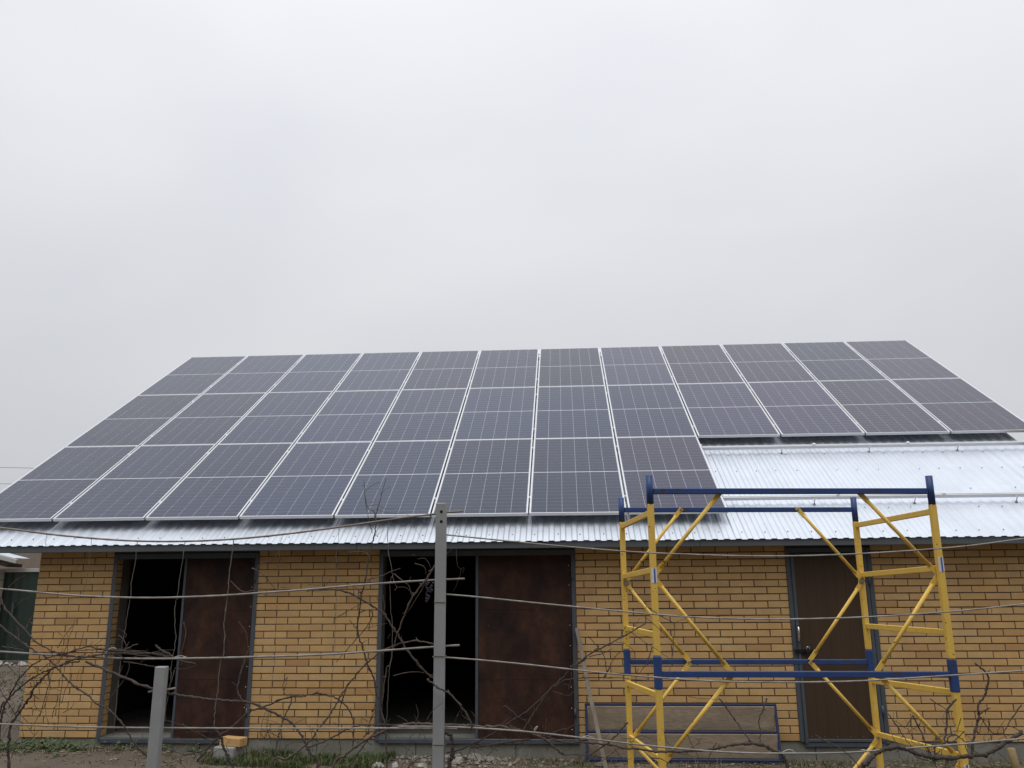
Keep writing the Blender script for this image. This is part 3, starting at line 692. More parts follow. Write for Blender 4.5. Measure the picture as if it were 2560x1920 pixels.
# ------------------------------------------------------------------ neighbour's gate and shed
gt = empty('metal_gate', (-6.1, 9, -.12)); tag(gt, 'dark green profiled metal gate with a white top rail across the side yard', 'gate')
GO = Vector((-6.1, 9, -.12))
for k in range(6):
    a = -9.35+k*1.2; mb = MB(); vs = []; n = 12
    for i in range(n+1):
        for dz in (0, 1): vs.append((a+i*.1-GO.x, 9.0+(.022 if i % 2 else 0)-GO.y, (.0 if dz == 0 else 1.885)+.02*0-GO.z))
    mb.add(vs, [(2*i, 2*i+2, 2*i+3, 2*i+1) for i in range(n)]); mb.build('sheet_panel', m_green, gt)
MB().cbox(-9.4-GO.x, -2.1-GO.x, -.03, .04, 1.886-GO.z, 1.965-GO.z, .004).build('top_rail', m_whitep, gt)
for X in (-9.2, -6.9, -4.6, -2.3): MB().cbox(X-GO.x, X+.07-GO.x, .045, .11, -.1, 1.88-GO.z, .004).build('post', m_frame, gt)
MB().cbox(-6.30-GO.x, -6.27-GO.x, -.05, -.012, .95-GO.z, 1.22-GO.z, .004).build('handle', m_frame, gt)
sh = empty('neighbour_shed', (-8, 9.5, -.12)); tag(sh, 'brown roughcast shed with a pale sloping roof edge behind the green gate', 'shed'); HO = Vector((-8, 9.5, -.12))
MB().box(-3.5, 7.5, 1.6, 7.5, -.05, 3.1).build('wall', m_stucco, sh)
def hv(x, y, z): return Vector((x, y, z))-HO
MB().bar(hv(-9.2, 8.5, 2.86), hv(-6.02, 8.5, 2.105), .06, .085, (0,0,1), .004).build('roof_edge', m_whitep, sh)
MB().bar(hv(-9.2, 8.8, 2.72), hv(-6.25, 8.8, 2.02), .5, .07, (0,0,1), .004).build('roof_timber', m_dark, sh)
MB().bar(hv(-9.2, 8.8, 2.93), hv(-6.1, 8.8, 2.175), .5, .02, (0,0,1), .004).build('roof_sheet', m_galv, sh)
pl = empty('block_pillar', (-6.64, 8.85, -.12)); tag(pl, 'white block pillar at the green gate under the shed roof edge', 'pillar')
for k in range(10): MB().cbox(-.16, .085, -.09, .09, .02+k*.202, .02+k*.202+.192, .006).build('block', m_whitep, pl, (rnd.uniform(-.008, .008), 0, 0))
kb = MB()
for i in range(60): rock(kb, (rnd.uniform(-7.5, -4.8), rnd.uniform(8.3, 8.9), gz(-6, 8.5)+.03), rnd.uniform(.03, .075))
tag(kb.build('pale_rubble', m_lime), 'pale broken rubble lying along the foot of the green gate', 'rubble', kind='stuff')
up_ = empty('utility_pole', (-26, 34, -.15)); tag(up_, 'grey utility pole carrying two cables beyond the side yard', 'pole')
MB().tube([(0, 0, 0), (0, 0, 9.6)], [.14, .09], 10).build('pole', m_concrete, up_); MB().cbox(-.7, .7, -.05, .05, 8.9, 9.0, .01).build('cross_arm', m_dark, up_)
for v0, v1, l in ((1168, 1172, 'upper thin overhead cable passing behind the solar roof'), (1209, 1206, 'lower thin overhead cable passing behind the solar roof')):
    a, b = at('W', -60, v0, 34), at('W', 900, v1, 34); a = Vector((-26, 34, a.z)); m_ = a.lerp(b, .5)-Vector((0, 0, .15))
    tag(MB().tube([a, a.lerp(m_, .5), m_, m_.lerp(b, .5), b], .011, 6).build('overhead_cable', m_cable), l, 'cable')

hs = empty('unseen_shade_house', (5, -17.5, -.2)); tag(hs, 'added two storey house out of view, shading the brick outbuilding from low sky', 'house')  # unseen house, added to keep low sky light off the brick wall
MB().box(-14, 14, -4, 3.5, 0, 6.9).build('wall', m_stucco, hs)
rf_ = MB(); rf_.add([(-14.4, 4.0, 6.8), (14.4, 4.0, 6.8), (14.4, -.25, 9.4), (-14.4, -.25, 9.4), (-14.4, -4.5, 6.8), (14.4, -4.5, 6.8)], [(0,1,2,3), (3,2,5,4), (0,3,4), (1,5,2)]); rf_.build('roof', m_dark, hs)
for X in (-11, -7, -3.5, 3.5, 7, 11):
    for Z in (1.1, 3.9): MB().cbox(X-.6, X+.6, 3.5, 3.53, Z, Z+1.3, .01).build('window', m_black, hs)
MB().cbox(-.5, .5, 3.5, 3.55, .1, 2.2, .01).build('door', m_brown, hs)

# ------------------------------------------------------------------ trellis posts, rods, twine
YT = -4.55
def parse(s):
    z = None; out = []
    for t in s.split():
        if t.isalpha(): z = t
        else: a, b = t.split(','); out.append((z, float(a), float(b)))
    return out
def wob(p): return .045*math.sin(2.9*p.x+1.1)+.035*math.sin(4.3*p.z+2.0*p.x)
PO = .030
def post(u0_, v0_, u1_, v1_, name, label, w):
    a = at('W', u0_, v0_, YT); b = at('W', u1_, v1_, YT); d = (b-a).normalized(); gzz = gz(b.x, YT)-.06
    e = b+d*((gzz-b.z)/d.z); root = empty(name, e); tag(root, label, 'post')
    up2 = (a-e)
    MB().bar((0, 0, 0), up2, w, w*.8, (0, 1, 0), .004).build('shaft', m_post, root)
    return root, a, e
pt, pa_, pe_ = post(1103.5, 1258, 1095.5, 1915, 'trellis_post', 'tall grey steel post with drilled holes at its top end', .058)
for dz in (.02, .075): 
    c = (pa_-pe_); MB().tube([c+Vector((.004, -.0245, -dz-.03)), c+Vector((.004, -.0225, -dz-.03))], .0085, 12).build('bolt_hole', m_black, pt)
for v in (1505, 1638, 1858):
    c = at('W', 1100, v, YT)-pe_; MB().tube([c+Vector((x, y, .004*math.sin(9*x+v))) for x, y in ((-.031, .02), (-.031, -.025), (.031, -.025), (.031, .02))], .0022, 6).build('wire_tie', m_twine, pt)
pt2, pb_, pf_ = post(405, 1666, 383, 1915, 'trellis_post', 'short grey steel post standing in the tangled vines', .060)
for X, l in ((-.6, 'grey steel trellis post at the vine row end toward the gate'), (10.3, 'grey steel trellis post at the vine row end past the scaffold')):
    root = empty('trellis_post', (X, YT, -.24)); tag(root, l, 'post'); MB().cbox(-.029, .029, -.023, .023, 0, 2.3, .004).build('shaft', m_post, root)
def smooth(P, n=6):
    out = []
    for i in range(len(P)-1):
        p0, p1, p2, p3 = P[max(i-1, 0)], P[i], P[i+1], P[min(i+2, len(P)-1)]
        for k in range(n):
            t = k/n; out.append(.5*((2*p1)+(p2-p0)*t+(2*p0-5*p1+4*p2-p3)*t*t+(3*p1-p0-3*p2+p3)*t**3))
    out.append(P[-1]); return out
def rod(s, w, m, label, ext=None):
    P = [at(z, a, b, YT+.034) for z, a, b in parse(s)]
    if ext == 'l': P = [Vector((-.6, YT+.034, P[0].z+.10))]+P
    if ext == 'r': P = P+[Vector((10.3, YT+.034, P[-1].z+.10))]
    R_ = []
    for p, q in zip(P, P[1:]):
        k = max(1, int((q-p).length/.03)); R_ += [p.lerp(q, j/k) for j in range(k)]
    R_.append(P[-1]); Q = []
    for j in range(len(R_)):
        h_ = min(4, j, len(R_)-1-j); Q.append(sum((R_[j+d] for d in range(-h_, h_+1)), Vector())/(2*h_+1))
    n = len(Q)
    r = [w*(1+.10*math.sin(i*2.1)+.05*rnd.random()) for i in range(n)]
    tag(MB().tube(Q, r, 8).build('trellis_rod', m), label, 'rod', 'steel rods strung between the trellis posts')
rod('W 0,1318 112,1334.7 228,1346 343,1353.4 463,1354 583,1348.6 706,1336.6 848,1318 934,1305 968,1299.7 1093,1283.8 1157,1277.7', .0052, m_rodr, 'uppermost brown sagging rod with twine hanging toward the gate side', 'l')
rod('A 0,615 400,655 1130,722 1800,742 I 0,748 340,738 1020,712 1700,660 J 0,635 600,578 1180,535 1830,495 W 1161.5,1446.8', .0052, m_rod, 'second sagging grey rod crossing the two open doorways', 'l')
rod('A 0,1485 550,1525 1200,1560 1560,1580 I 0,1588 450,1582 980,1575 1700,1552 J 0,1545 400,1522 1060,1478 1800,1420 2150,1400', .0054, m_rod, 'third grey rod carrying the tied bundle of canes', 'l')
rod('B 0,1050 700,1080 1340,1097 2110,1105 C 1000,1110 1340,1110 D 0,1112 860,1110 1800,1108 2120,1114', .0048, m_rod, 'lowest grey rod near the doorway sill passing the short post', 'l')
rod('W 1114,1336.5 T 45,100 300,125 700,165 960,188 1400,222 K 1340,125 2212,160 L 500,163 900,170 1500,162 M 0,132 560,98 1000,68 1700,0 W 2560,1345', .0040, m_rod, 'uppermost thin rod running from tall post across the scaffold', 'r')
rod('J 1810,692 T 45,495 400,530 620,553 1100,600 1420,630 K 1330,975 1730,1005 L 0,1020 600,1037 1200,1042 1800,1025 M 0,1015 230,1000 830,965 1200,935 1740,885 2212,825', .0041, m_rod, 'second thin rod running from tall post across the scaffold', 'r')
rod('D 1780,125 1960,128 E 0,135 270,160 870,215 1600,297 F 0,352 640,405 1150,445 1640,465 G 0,470 700,475 1400,465 H 0,455 580,420 1300,372 1740,345 2212,312', .0042, m_rod, 'third thin rod crossing the scaffold below its blue bars', 'r')
rod('D 1300,1085 1950,1085 E 0,1092 250,1100 600,1130 860,1142 1130,1170 1600,1225 2000,1272 F 0,1285 440,1340 780,1370 1100,1405 1500,1430 G 0,1455 520,1458 1300,1455 1720,1430 H 0,1430 200,1415 800,1370 1400,1325 1800,1290 2212,1250', .0044, m_rod, 'lowest thin rod crossing the scaffold and the deck panel', 'r')
st_ = MB().tube([at('B', 2050, 607, YT+.034), at('B', 2150, 590, YT+.034), at('C', 190, 580, YT+.036), at('C', 322, 555, YT+.036)], .0052, 8)
tag(st_.build('tie_rod', m_rod), 'short bent rod stub fixed to the short steel post', 'rod')
TWI = [('R 315,95 308,140 300,187', 8), ('R 612,122 A 1265,0 1250,110 1215,420 1170,600 1130,735', 9), ('R 920,143 A 1895,60 1860,300 1820,500 1805,740 1770,920 1715,1260 1690,1430 B 1640,420 1600,830 1565,1200', 12),
       ('R 1240,145 I 440,100 390,430 350,740 325,800 320,1000 320,1200 330,1300 300,1520 C 265,250 260,450 200,780 180,1000', 14), ('R 1560,130 I 1125,0 1075,350 1050,650 1020,900 995,1110 1005,1300 985,1550 C 950,180 910,560 880,760 865,950 860,1090', 17),
       ('S 390,98 I 1780,0 1750,300 1730,640 1735,900 1710,1200 1700,1560 C 1680,300 1640,600 1600,900 1560,1250', 7), ('S 770,48 J 470,0 450,180 455,560 440,900 430,1350 420,1560 D 400,300 375,640 370,740 350,1100', 7),
       ('Q 1092,1362 J 1165,0 1165,90 1215,360 1240,500 1280,600', 13), ('J 1215,450 1190,560 1200,900 1220,1090 1220,1500 D 1180,300 1160,700 1145,1050', 10)]
tl_ = ['short frayed twine end on the uppermost brown rod', 'thin twine hanging over the brickwork beside the first doorway', 'knotted twine hanging down the open part of the first doorway', 'twine hanging beside the edge of the narrow rusty leaf',
       'thick twine hanging down across the narrow rusty door leaf', 'fine twine hanging at the edge of the middle brick wall', 'fine twine hanging before the middle brick wall', 'dry stem twisted down from the brown rod at the doorway', 'long twine hanging in the wide open doorway']
for (s, w), l in zip(TWI, tl_):
    P = [at(z, a, b, YT+.045) for z, a, b in parse(s)]; Q = smooth(P, 5); Q = [q+Vector((rnd.gauss(0, .0012), rnd.gauss(0, .003), 0)) for q in Q]
    r = [w/5.53*4.75/2064*.36*(1.45 if rnd.random() < .06 else rnd.uniform(.85, 1.1)) for q in Q]
    tag(MB().tube(Q, r, 6).build('twine', m_twine), l, 'twine', 'twine hanging from the brown rod')

# ------------------------------------------------------------------ grapevines
YV = YT+.085
def cane(root, s, w, name='cane', m=None, front=False, ground=False, w1=None, spur=True, ro=None):
    P = [at(z, a, b, YV) for z, a, b in parse(s)]
    for p_ in P: p_.y += wob(p_)*(1 if not front else 0) + (-.145 if front else 0)
    if ground:
        k = P[-1] if P[-1].z < P[0].z else P[0]; g0 = Vector((k.x+rnd.uniform(-.05, .05), k.y+rnd.uniform(-.03, .05), gz(k.x, k.y)-.05)); mid = k.lerp(g0, .5)+Vector((rnd.uniform(-.03, .03), 0, 0))
        if k is P[-1]: P += [mid, g0]
        else: P = [g0, mid]+P
    w *= 1.04
    if w1 is not None: w1 *= 1.04
    rr = w/5.53*4.75/2064*.5
    Q = smooth(P, 7); L_ = 0; rad = []; nextn = rnd.uniform(.03, .08); tw = []
    ra = rr; rb = (w1 if w1 is not None else w*.5)/5.53*4.75/2064*.5
    if ground and P[-1].z < P[0].z and w1 is None: ra, rb = rb, ra
    for i, q in enumerate(Q):
        if i: L_ += (q-Q[i-1]).length
        f = i/max(1, len(Q)-1); r = ra*(1-f)+rb*f
        if L_ > nextn:
            r *= 1.42; nextn = L_+rnd.uniform(.05, .10)
            if spur and rnd.random() < .55: tw.append((q.copy(), r))
        rad.append(r*rnd.uniform(.92, 1.08))
    J_ = min(.0025, rr*.35); Q = [q+Vector((rnd.gauss(0, J_), rnd.gauss(0, J_), rnd.gauss(0, J_))) for q in Q]
    o3 = root.location
    mb = MB().tube([q-o3 for q in Q], rad, 7 if w > 16 else 6)
    for q, r in tw:
        d = Vector((rnd.uniform(-1, 1), rnd.uniform(-.6, .4), rnd.uniform(-.6, 1))).normalized(); l_ = rnd.uniform(.008, .022)
        mb.tube([q-o3, q-o3+d*l_*.6, q-o3+d*l_+Vector((rnd.uniform(-.003, .003), 0, rnd.uniform(-.003, .003)))], [r*.6, r*.45, r*.25], 5)
    return mb.build(name, m or m_bark, root)
def vine(z, a, b, label):
    p = at(z, a, b, YV); root = empty('grapevine', (p.x, p.y, gz(p.x, p.y))); return tag(root, label, 'vine', 'bare grapevines on the trellis')

def canes(root, rows, m=None, name='cane', **k):
    for r in rows:
        s, w = r[0], r[1]; o = dict(k); o.update(r[2] if len(r) > 2 else {}); cane(root, s, w, name, m, **o)
G = dict(ground=True); FR = dict(front=True); TH = dict(name='shoot', spur=False)
v1 = vine('B', 60, 1600, 'arching grapevine with a tied bundle of canes before the first doorway')
canes(v1, [
 ('B 60,1659 70,1400 110,1120 220,960 330,830 480,640 520,560 640,440 760,310 900,230 1100,150 1350,100 1500,70 A 1800,1500 2212,1512 I 200,1530 330,1560 480,1600', 34, dict(ground=True, w1=14)),
 ('B -60,1200 0,930 90,750 250,590 480,430 640,340 830,260 1000,200 1200,165', 30, dict(ground=True, w1=18)),
 ('B -150,1500 -60,1000 30,760 90,740 300,430 400,330 520,220 700,140 900,75 1020,60', 24, dict(ground=True, w1=14))], m_bark2)
canes(v1, [
 ('A -60,640 20,790 100,930 370,1170 560,1350 800,1470 1000,1520 1180,1540 1500,1510', 26),
 ('A 0,1110 150,1220 350,1350 560,1480 720,1560 B 880,260 980,370 1120,500 1340,640 1440,740 1620,830 1810,1040 1910,1230 2080,1440 2200,1570 2280,1720', 20, dict(w1=20)),
 ('A -30,1070 130,1220 300,1330 460,1420', 16),
 ('B 1270,170 1500,260 1800,390 2140,535 C 210,590 430,640 640,685 880,715 1230,750 1420,800 1600,890 1780,980 1930,1090 2060,1270 2150,1450 D 80,1490 180,1659', 30, dict(ground=True, w1=26)),
 ('A 1000,1500 1280,1410 1450,1440 1900,1480 2212,1520 C 270,130 450,180 600,215', 18, dict(w1=18)),
 ('B 960,60 1200,20 1500,10 2000,30 C 0,70 250,50', 14), ('B 1000,170 1300,110 1700,60 C 0,110 350,140', 18),
 ('I 80,1395 180,1480 330,1570', 26, dict(w1=22)), ('B 1780,170 2000,210 2180,250 C 30,235 300,290', 14),
 ('C 340,300 300,480 230,640 190,850', 16), ('C 360,290 480,280 620,240', 12), ('C 340,280 380,240 440,210', 14), ('B 1620,670 1800,420 1860,260 1850,190', 12),
 ('B 230,950 130,780 50,650 0,560', 14), ('B 250,930 190,1000 90,1060', 10), ('B 210,920 280,820 360,700', 10)])
canes(v1, [
 ('A 400,1170 440,1060 500,960', 16), ('A 460,1080 510,1110', 12), ('A 870,1430 960,1270 1080,1100', 11), ('A 890,1640 1000,1400 1040,1230', 11), ('A 1010,1640 1015,1400 1005,1240', 12), ('A 1180,1420 1230,1200', 10),
 ('A 860,1210 940,1270', 8), ('A 1040,1240 1070,1150 1090,1020', 8), ('A 60,1418 200,1430 390,1465', 12), ('A 100,600 200,500 320,432', 10), ('A 150,940 300,790 460,710', 8), ('A 360,1210 260,1300 205,1360 220,1400 280,1412', 8),
 ('B 600,930 680,720 760,480 810,320 880,180 950,0', 10), ('B 480,1080 560,960 730,680 790,400', 8), ('B 860,1120 900,850 940,560 980,300 1000,150', 9), ('B 940,740 1000,560 1060,420 1080,220', 9), ('B 620,640 610,520 650,460', 8),
 ('B 700,435 860,440 960,380', 8), ('B 290,940 400,925 560,930', 10), ('B 480,460 500,540', 14), ('B 500,340 640,290', 9), ('B 1220,410 1230,300 1260,200', 6), ('B 1160,440 1180,330 1210,250', 6),
 ('A 1690,1250 1760,1310 1810,1410', 12), ('A 1690,1520 1830,1430 1955,1370', 18), ('A 1780,1450 1845,1350', 12), ('B 1090,500 1130,510', 12), ('B 1720,430 1760,270 1780,220', 9), ('C 130,110 200,60 270,60', 10), ('A 1300,1410 1360,1340', 8), ('B 330,1240 310,1100 340,960', 7),
 ('B 60,1240 160,1060 240,960', 9), ('B 0,680 120,640 200,560', 9), ('B 0,500 200,420 340,400', 8), ('B 140,230 230,320 290,390', 14), ('B 310,400 320,250 330,140', 9), ('B 200,220 280,170', 8), ('B 2060,1110 2060,1300 2070,1400', 6), ('C -40,1395 100,1375 230,1355', 8)], m_cane, **TH)
canes(v1, [('A 1520,1550 1570,1450 1640,1425 1680,1440', 9), ('C 310,130 400,105 460,120 480,160', 9), ('C 420,150 440,130 490,110', 7)], m_white_twine, name='tie_string', spur=False)
v2 = vine('C', 1110, 1600, 'low pruned grapevine stump with arching cane by the middle brick wall')
canes(v2, [('C 860,1085 960,1200 990,1320 1040,1450 1110,1590 1130,1700', 30, dict(ground=True, w1=36))], m_bark2)
canes(v2, [('C 660,1550 920,1240 1100,1100 1300,910 1500,830 1830,705 2040,690 2212,650 D 120,650 260,670 400,720 500,790 590,890 640,1000 660,1100 655,1250 650,1380', 22, dict(w1=18)),
 ('C 470,1030 560,1100 780,1220 920,1240', 18), ('C 60,950 300,990 500,1070', 12), ('C 1300,10 1240,170 1190,350 1155,580 1230,740 1340,870', 20, dict(w1=22)), ('C 1080,480 1150,540', 12), ('C 1250,40 1262,110', 10),
 ('C 500,1455 750,1400 900,1250', 18), ('C 180,1335 330,1385 500,1455', 13), ('C 350,1270 470,1290 580,1360 620,1430 700,1590', 14), ('C 1090,780 1150,750 1220,745', 12), ('C 1340,870 1500,830', 18)])
canes(v2, [('C 1820,420 1760,520 1760,600 1830,700', 12), ('C 1780,600 1800,520 1815,440', 9), ('C 1870,650 1880,760 1810,930 1780,1000 1750,1150 1720,1250 1690,1520', 18, dict(w1=20)), ('C 1780,880 1785,980', 9), ('C 1490,1290 1500,1050 1540,880', 9), ('C 1560,1300 1575,1020 1590,880', 8),
 ('C 1380,1390 1500,1450 1680,1540 1840,1640', 14), ('C 1740,1500 1760,1200 1770,1040', 8), ('C 1270,1270 1270,1420', 6), ('I 1150,1080 1250,1240 1275,1450', 9), ('I 425,1080 460,1240 410,1540', 10), ('C 530,1145 900,1140', 8), ('C 200,1455 500,1465', 8), ('C 160,1510 130,1640', 10), ('C 180,1180 240,1300', 10)], m_cane, **TH)
v3 = vine('D', 1130, 1659, 'tall upright grapevine cane rising above the brown rod to the roof edge')
canes(v3, [('D 1130,1700 1125,1440 1110,1200 1090,1050 1040,900 980,650 930,420 850,240 780,0 J 770,1400 710,1180 740,1000 790,700 840,550 900,200 945,0 Q 1000,1460 1010,1370 1000,1340', 26, dict(ground=True, w1=16)),
 ('Q 1000,1340 990,1300 940,1265 915,1150 908,1068', 13), ('Q 985,1460 965,1400 940,1300 915,1180', 11), ('Q 1003,1335 1030,1230 1055,1120 1075,1050', 12),
 ('J 420,630 640,690 900,830 1090,950 1200,1110 1300,1260 1430,1480 1590,1659', 24, dict(w1=24)), ('J 1560,1610 D 1550,180 1680,330 1800,420', 24, dict(w1=24)),
 ('D 1760,390 1840,445 1940,520 2060,580 2212,740 E 100,740 180,840 240,960 270,1070', 24, dict(front=True, w1=20)), ('J 0,655 200,645 420,632', 14)])
canes(v3, [('Q 920,1145 960,1110 1025,1080 1018,1135', 7), ('Q 1055,1150 1080,1125 1110,1118', 6), ('Q 1020,1250 1080,1280 1170,1275 1145,1345', 6), ('Q 1020,1290 1130,1315 1240,1320 1300,1420 1365,1535', 6), ('Q 960,1255 1020,1245', 7), ('Q 960,1230 985,1225 1005,1200', 7), ('Q 1010,1480 1080,1430', 6),
 ('J 760,950 880,910 945,960 850,1150 600,1420 400,1650', 16), ('J 620,120 720,105 850,115 910,180', 15), ('J 720,110 775,130', 12), ('J 30,555 200,575', 9), ('J 235,580 240,450 265,415', 12), ('J 290,560 365,485', 8), ('J 600,550 720,610 800,670', 12), ('J 680,690 675,600', 12), ('J 905,520 945,450', 13), ('J 870,500 1060,445 1350,335', 14),
 ('J 380,1040 600,920 820,815 900,820', 11), ('J 1105,710 1120,960', 12), ('J 605,1055 650,1110 710,1165', 12), ('J 775,1380 850,1335', 10), ('J 850,1165 1000,1130 1160,1090', 9), ('J 900,920 960,1000 1000,1040', 9), ('J 700,1170 660,1150 670,1120', 9), ('J 900,900 910,1050 940,1150', 8), ('J 1010,740 1060,860 1100,940', 10),
 ('J 770,660 800,690', 30), ('I 1355,335 1420,360 1530,450 1660,610 1720,640', 15), ('I 1420,350 1480,270 1620,235 1700,160 1725,100', 11), ('I 1060,515 1210,655 1380,640 1395,610 1650,625 1800,640', 13), ('I 1440,400 1400,610', 6), ('I 1150,690 1210,655', 8), ('I 1500,700 1535,750', 10), ('I 1750,600 1900,610', 10), ('D 1220,395 1330,360 1520,330 1660,345', 13), ('D 800,550 900,640 940,760 950,830', 6), ('D 930,420 960,350', 7)], m_cane, **TH)
v4 = vine('D', 410, 1659, 'grapevine with crossing canes and one dried grape cluster at the tall post')
canes(v4, [('D 380,1700 560,1490 720,1360 900,1250 1080,1160 1300,1090 1500,1050 1800,1060 2212,1070 E 270,1080 580,1075 850,1120 1080,1190 1220,1250 1400,1400 1480,1470', 30, dict(ground=True, w1=28)),
 ('C 1640,1640 1860,1540 2060,1390 2212,1230 D 140,1170 320,940 430,740 500,620 680,390 840,220 1050,60 1180,0 J 1070,1480 1270,1400 1530,1335 1820,1375', 26, dict(ground=True, w1=16)),
 ('J 1830,300 1700,500 1520,730 1400,980 1300,1220 1240,1400 1180,1660 D 1130,280 1090,480 1050,800', 22, dict(w1=14)), ('J 1800,360 1580,740 1430,960', 11)], m_cane)
canes(v4, [('D 590,1680 720,1480 860,1290 1000,1150 1110,1075', 22), ('D 40,1390 320,1280 580,1140 760,1090 1000,1080 1500,1075', 20, dict(w1=16)), ('D 540,600 480,760 450,950 450,1200 480,1400 480,1490', 16),
 ('D 800,1250 860,1180 870,1090 900,1000 960,880 970,780', 16), ('D 840,1190 880,1190', 34), ('D 850,1130 880,1130', 36), ('D 910,890 940,885', 22), ('D 860,1040 770,990 765,1080', 9), ('D 870,1080 930,880 980,740', 10), ('D 1430,1659 1550,1550 1780,1490', 18), ('D 1620,1130 1800,1190', 13), ('D 1450,1250 1500,1200 1530,1130', 9), ('D 370,1050 440,1090', 8), ('D 1680,1080 1740,1060 1720,1090', 24),
 ('D 40,1090 70,1200 100,1450', 10), ('D 2070,1050 2160,850', 9), ('D 1760,930 1820,830 1890,760 1955,718', 10, dict(front=True)), ('D 150,840 140,1080', 6), ('D 330,700 325,820', 6)], m_bark)
canes(v4, [('J 1260,410 1380,510 1470,580 1500,680 1520,720', 13), ('J 1270,640 1310,600 1420,600 1480,650', 12), ('J 1470,520 1500,450', 9), ('J 1545,270 1650,300 1700,350 1705,420', 11), ('J 1590,208 1700,210 1780,340', 9), ('J 1520,150 1560,165', 9), ('J 1370,955 1420,960', 8), ('J 1340,1340 1355,1270', 10), ('J 1150,1310 1190,1250', 8), ('J 1740,420 1720,500 1740,520', 10)], m_cane, **TH)
gr = MB(); c0 = at('J', 1735, 520, YV-.01); c1 = at('J', 1702, 800, YV-.01)
for i in range(64):
    f = rnd.random()**.8; w_ = .021*(1-f)**.7+.004; p_ = c0.lerp(c1, f)+Vector((rnd.uniform(-w_, w_), rnd.uniform(-w_, w_), 0)); q_ = MB(); rock(q_, p_, rnd.uniform(.0040, .0062), True)
    gr.v += [tuple(Vector(v)-v4.location) for v in q_.v]; n_ = len(gr.v)-len(q_.v); gr.f += [tuple(i_+n_ for i_ in f_) for f_ in q_.f]; gr.sm += q_.sm
gr.build('grape_cluster', m_grape, v4)['label'] = 'dried dark purple grape cluster'
v5 = vine('D', 2000, 1659, 'thick dark grapevine trunk beside the tall post with canes before the rusty leaf')
canes(v5, [('D 1950,1180 2020,1200 2060,1320 2050,1500 2000,1700', 42, dict(ground=True, w1=52)), ('D 1945,1190 1940,1659', 11)], m_bark2)
canes(v5, [('D 1960,1450 2080,1430 2212,1385 E 100,1390 300,1290 520,1170 650,1075 850,950 1000,850 1240,620 1560,310', 20, dict(w1=14)), ('E 1600,260 1800,130 K 250,1640 420,1510 830,1300 1190,1110', 24, dict(w1=14)),
 ('E 930,1140 1020,980 1130,820 1250,620 1340,540 1480,440 1660,410', 22), ('E 1660,410 1800,400 2212,405 F 180,410 420,440 650,450 740,425', 13), ('E 660,800 710,800 860,940 970,1000 1080,1120', 15), ('E 210,1370 390,1350 690,1300 1040,1250', 24, dict(w1=18)), ('E 740,1060 900,1130 1200,1200 1300,1240', 16),
 ('E 1220,1250 1300,1310 1420,1410 1480,1470 1700,1480 2060,1520', 20), ('E 1300,1240 1500,1300 1720,1300 1850,1310 2212,1360 F 200,1390 440,1410 700,1450 1060,1440 1380,1415 1600,1370 1780,1335 2060,1320 2212,1360', 20, dict(w1=34)), ('E 1860,1480 2030,1370 2212,1220 F 160,1150 270,1030', 16, dict(w1=20))])
canes(v5, [('E 710,750 705,800', 8), ('E 1250,970 1240,1100 1225,1220', 13), ('E 1260,1250 1380,1150 1540,1100', 13), ('E 210,1370 150,1550', 9), ('E 1340,580 1540,645 1620,590 1640,480', 10), ('E 1640,140 1600,260 1590,400 1555,560', 14), ('E 1480,480 1620,510', 9), ('E 1270,670 1320,760', 8), ('E 1440,380 1420,460', 8), ('E 50,1430 140,1520', 8), ('E 1690,370 1670,470 1640,560', 8), ('E 1650,600 1635,660', 8), ('E 1050,1260 1050,1350', 8), ('E 690,1310 680,1420', 8), ('E 1730,1260 1710,1400', 10), ('E 0,980 65,845', 7),
 ('E 2080,330 2050,130 2000,20', 12), ('E 2040,410 2130,240 2140,200', 18), ('E 2060,400 2110,280 2212,110', 11), ('E 1760,360 1740,420', 9), ('E 1310,1650 1400,1510', 10), ('E 1370,1570 1420,1659', 8), ('E 880,1150 910,1200', 14), ('E 1090,1560 1130,1659', 6),
 ('K 1200,1020 1390,1190 1560,1350', 10), ('K 1220,875 1400,1000 1590,1120 1580,1350 1550,1600', 13), ('K 1590,1120 1660,1070 1780,1040', 8), ('K 950,1190 1150,1340 1300,1440 1520,1590', 10), ('K 1000,1190 1110,1030', 9), ('K 910,1130 870,1220 830,1300', 12), ('K 770,1350 900,1380 1020,1480 1040,1560', 9), ('K 390,1270 530,1430 600,1530 640,1650', 11), ('K 1280,1420 1250,1520 1210,1600', 10), ('K 850,1480 770,1540 690,1640', 11), ('K 400,1550 600,1500 720,1440', 14), ('K 420,1510 540,1405', 16), ('K 1180,800 1220,880', 10), ('K 1150,970 1230,830', 6),
 ('F 610,0 540,200 370,420', 12), ('F 910,0 890,180 830,400', 11), ('F 400,340 420,280', 12), ('F 90,1390 170,1520 250,1650', 9), ('F 360,1600 380,1540', 7), ('F 0,1610 150,1600 340,1540', 8)], m_bark, **TH)
canes(v5, [('T 125,60 60,200', 6), ('T 45,235 110,180 160,150', 7), ('T 115,180 125,300 150,340 125,420 100,480', 5), ('T 115,85 140,100', 5), ('T 575,165 580,210', 4), ('T 150,330 170,320 160,360', 4)], m_cane, **TH)
canes(v5, [('E 1080,1130 1110,1080 1130,1075 1110,1110 1085,1140 1080,1190', 8), ('E 1720,1240 1830,1215 1920,1255', 8), ('E 2010,1270 2020,1330', 6)], m_white_twine, name='tie_string', spur=False)
v6 = vine('G', 1600, 1659, 'old thick grapevine trunk bending low along the lowest rod before the scaffold')
canes(v6, [('G 1590,1720 1650,1560 1760,1440 1850,1385 2000,1350 H 450,1350 640,1420 840,1470 1100,1500 1450,1490 1700,1470 1850,1400 2060,1290 2260,1180', 50, dict(ground=True, w1=46))], m_bark2)
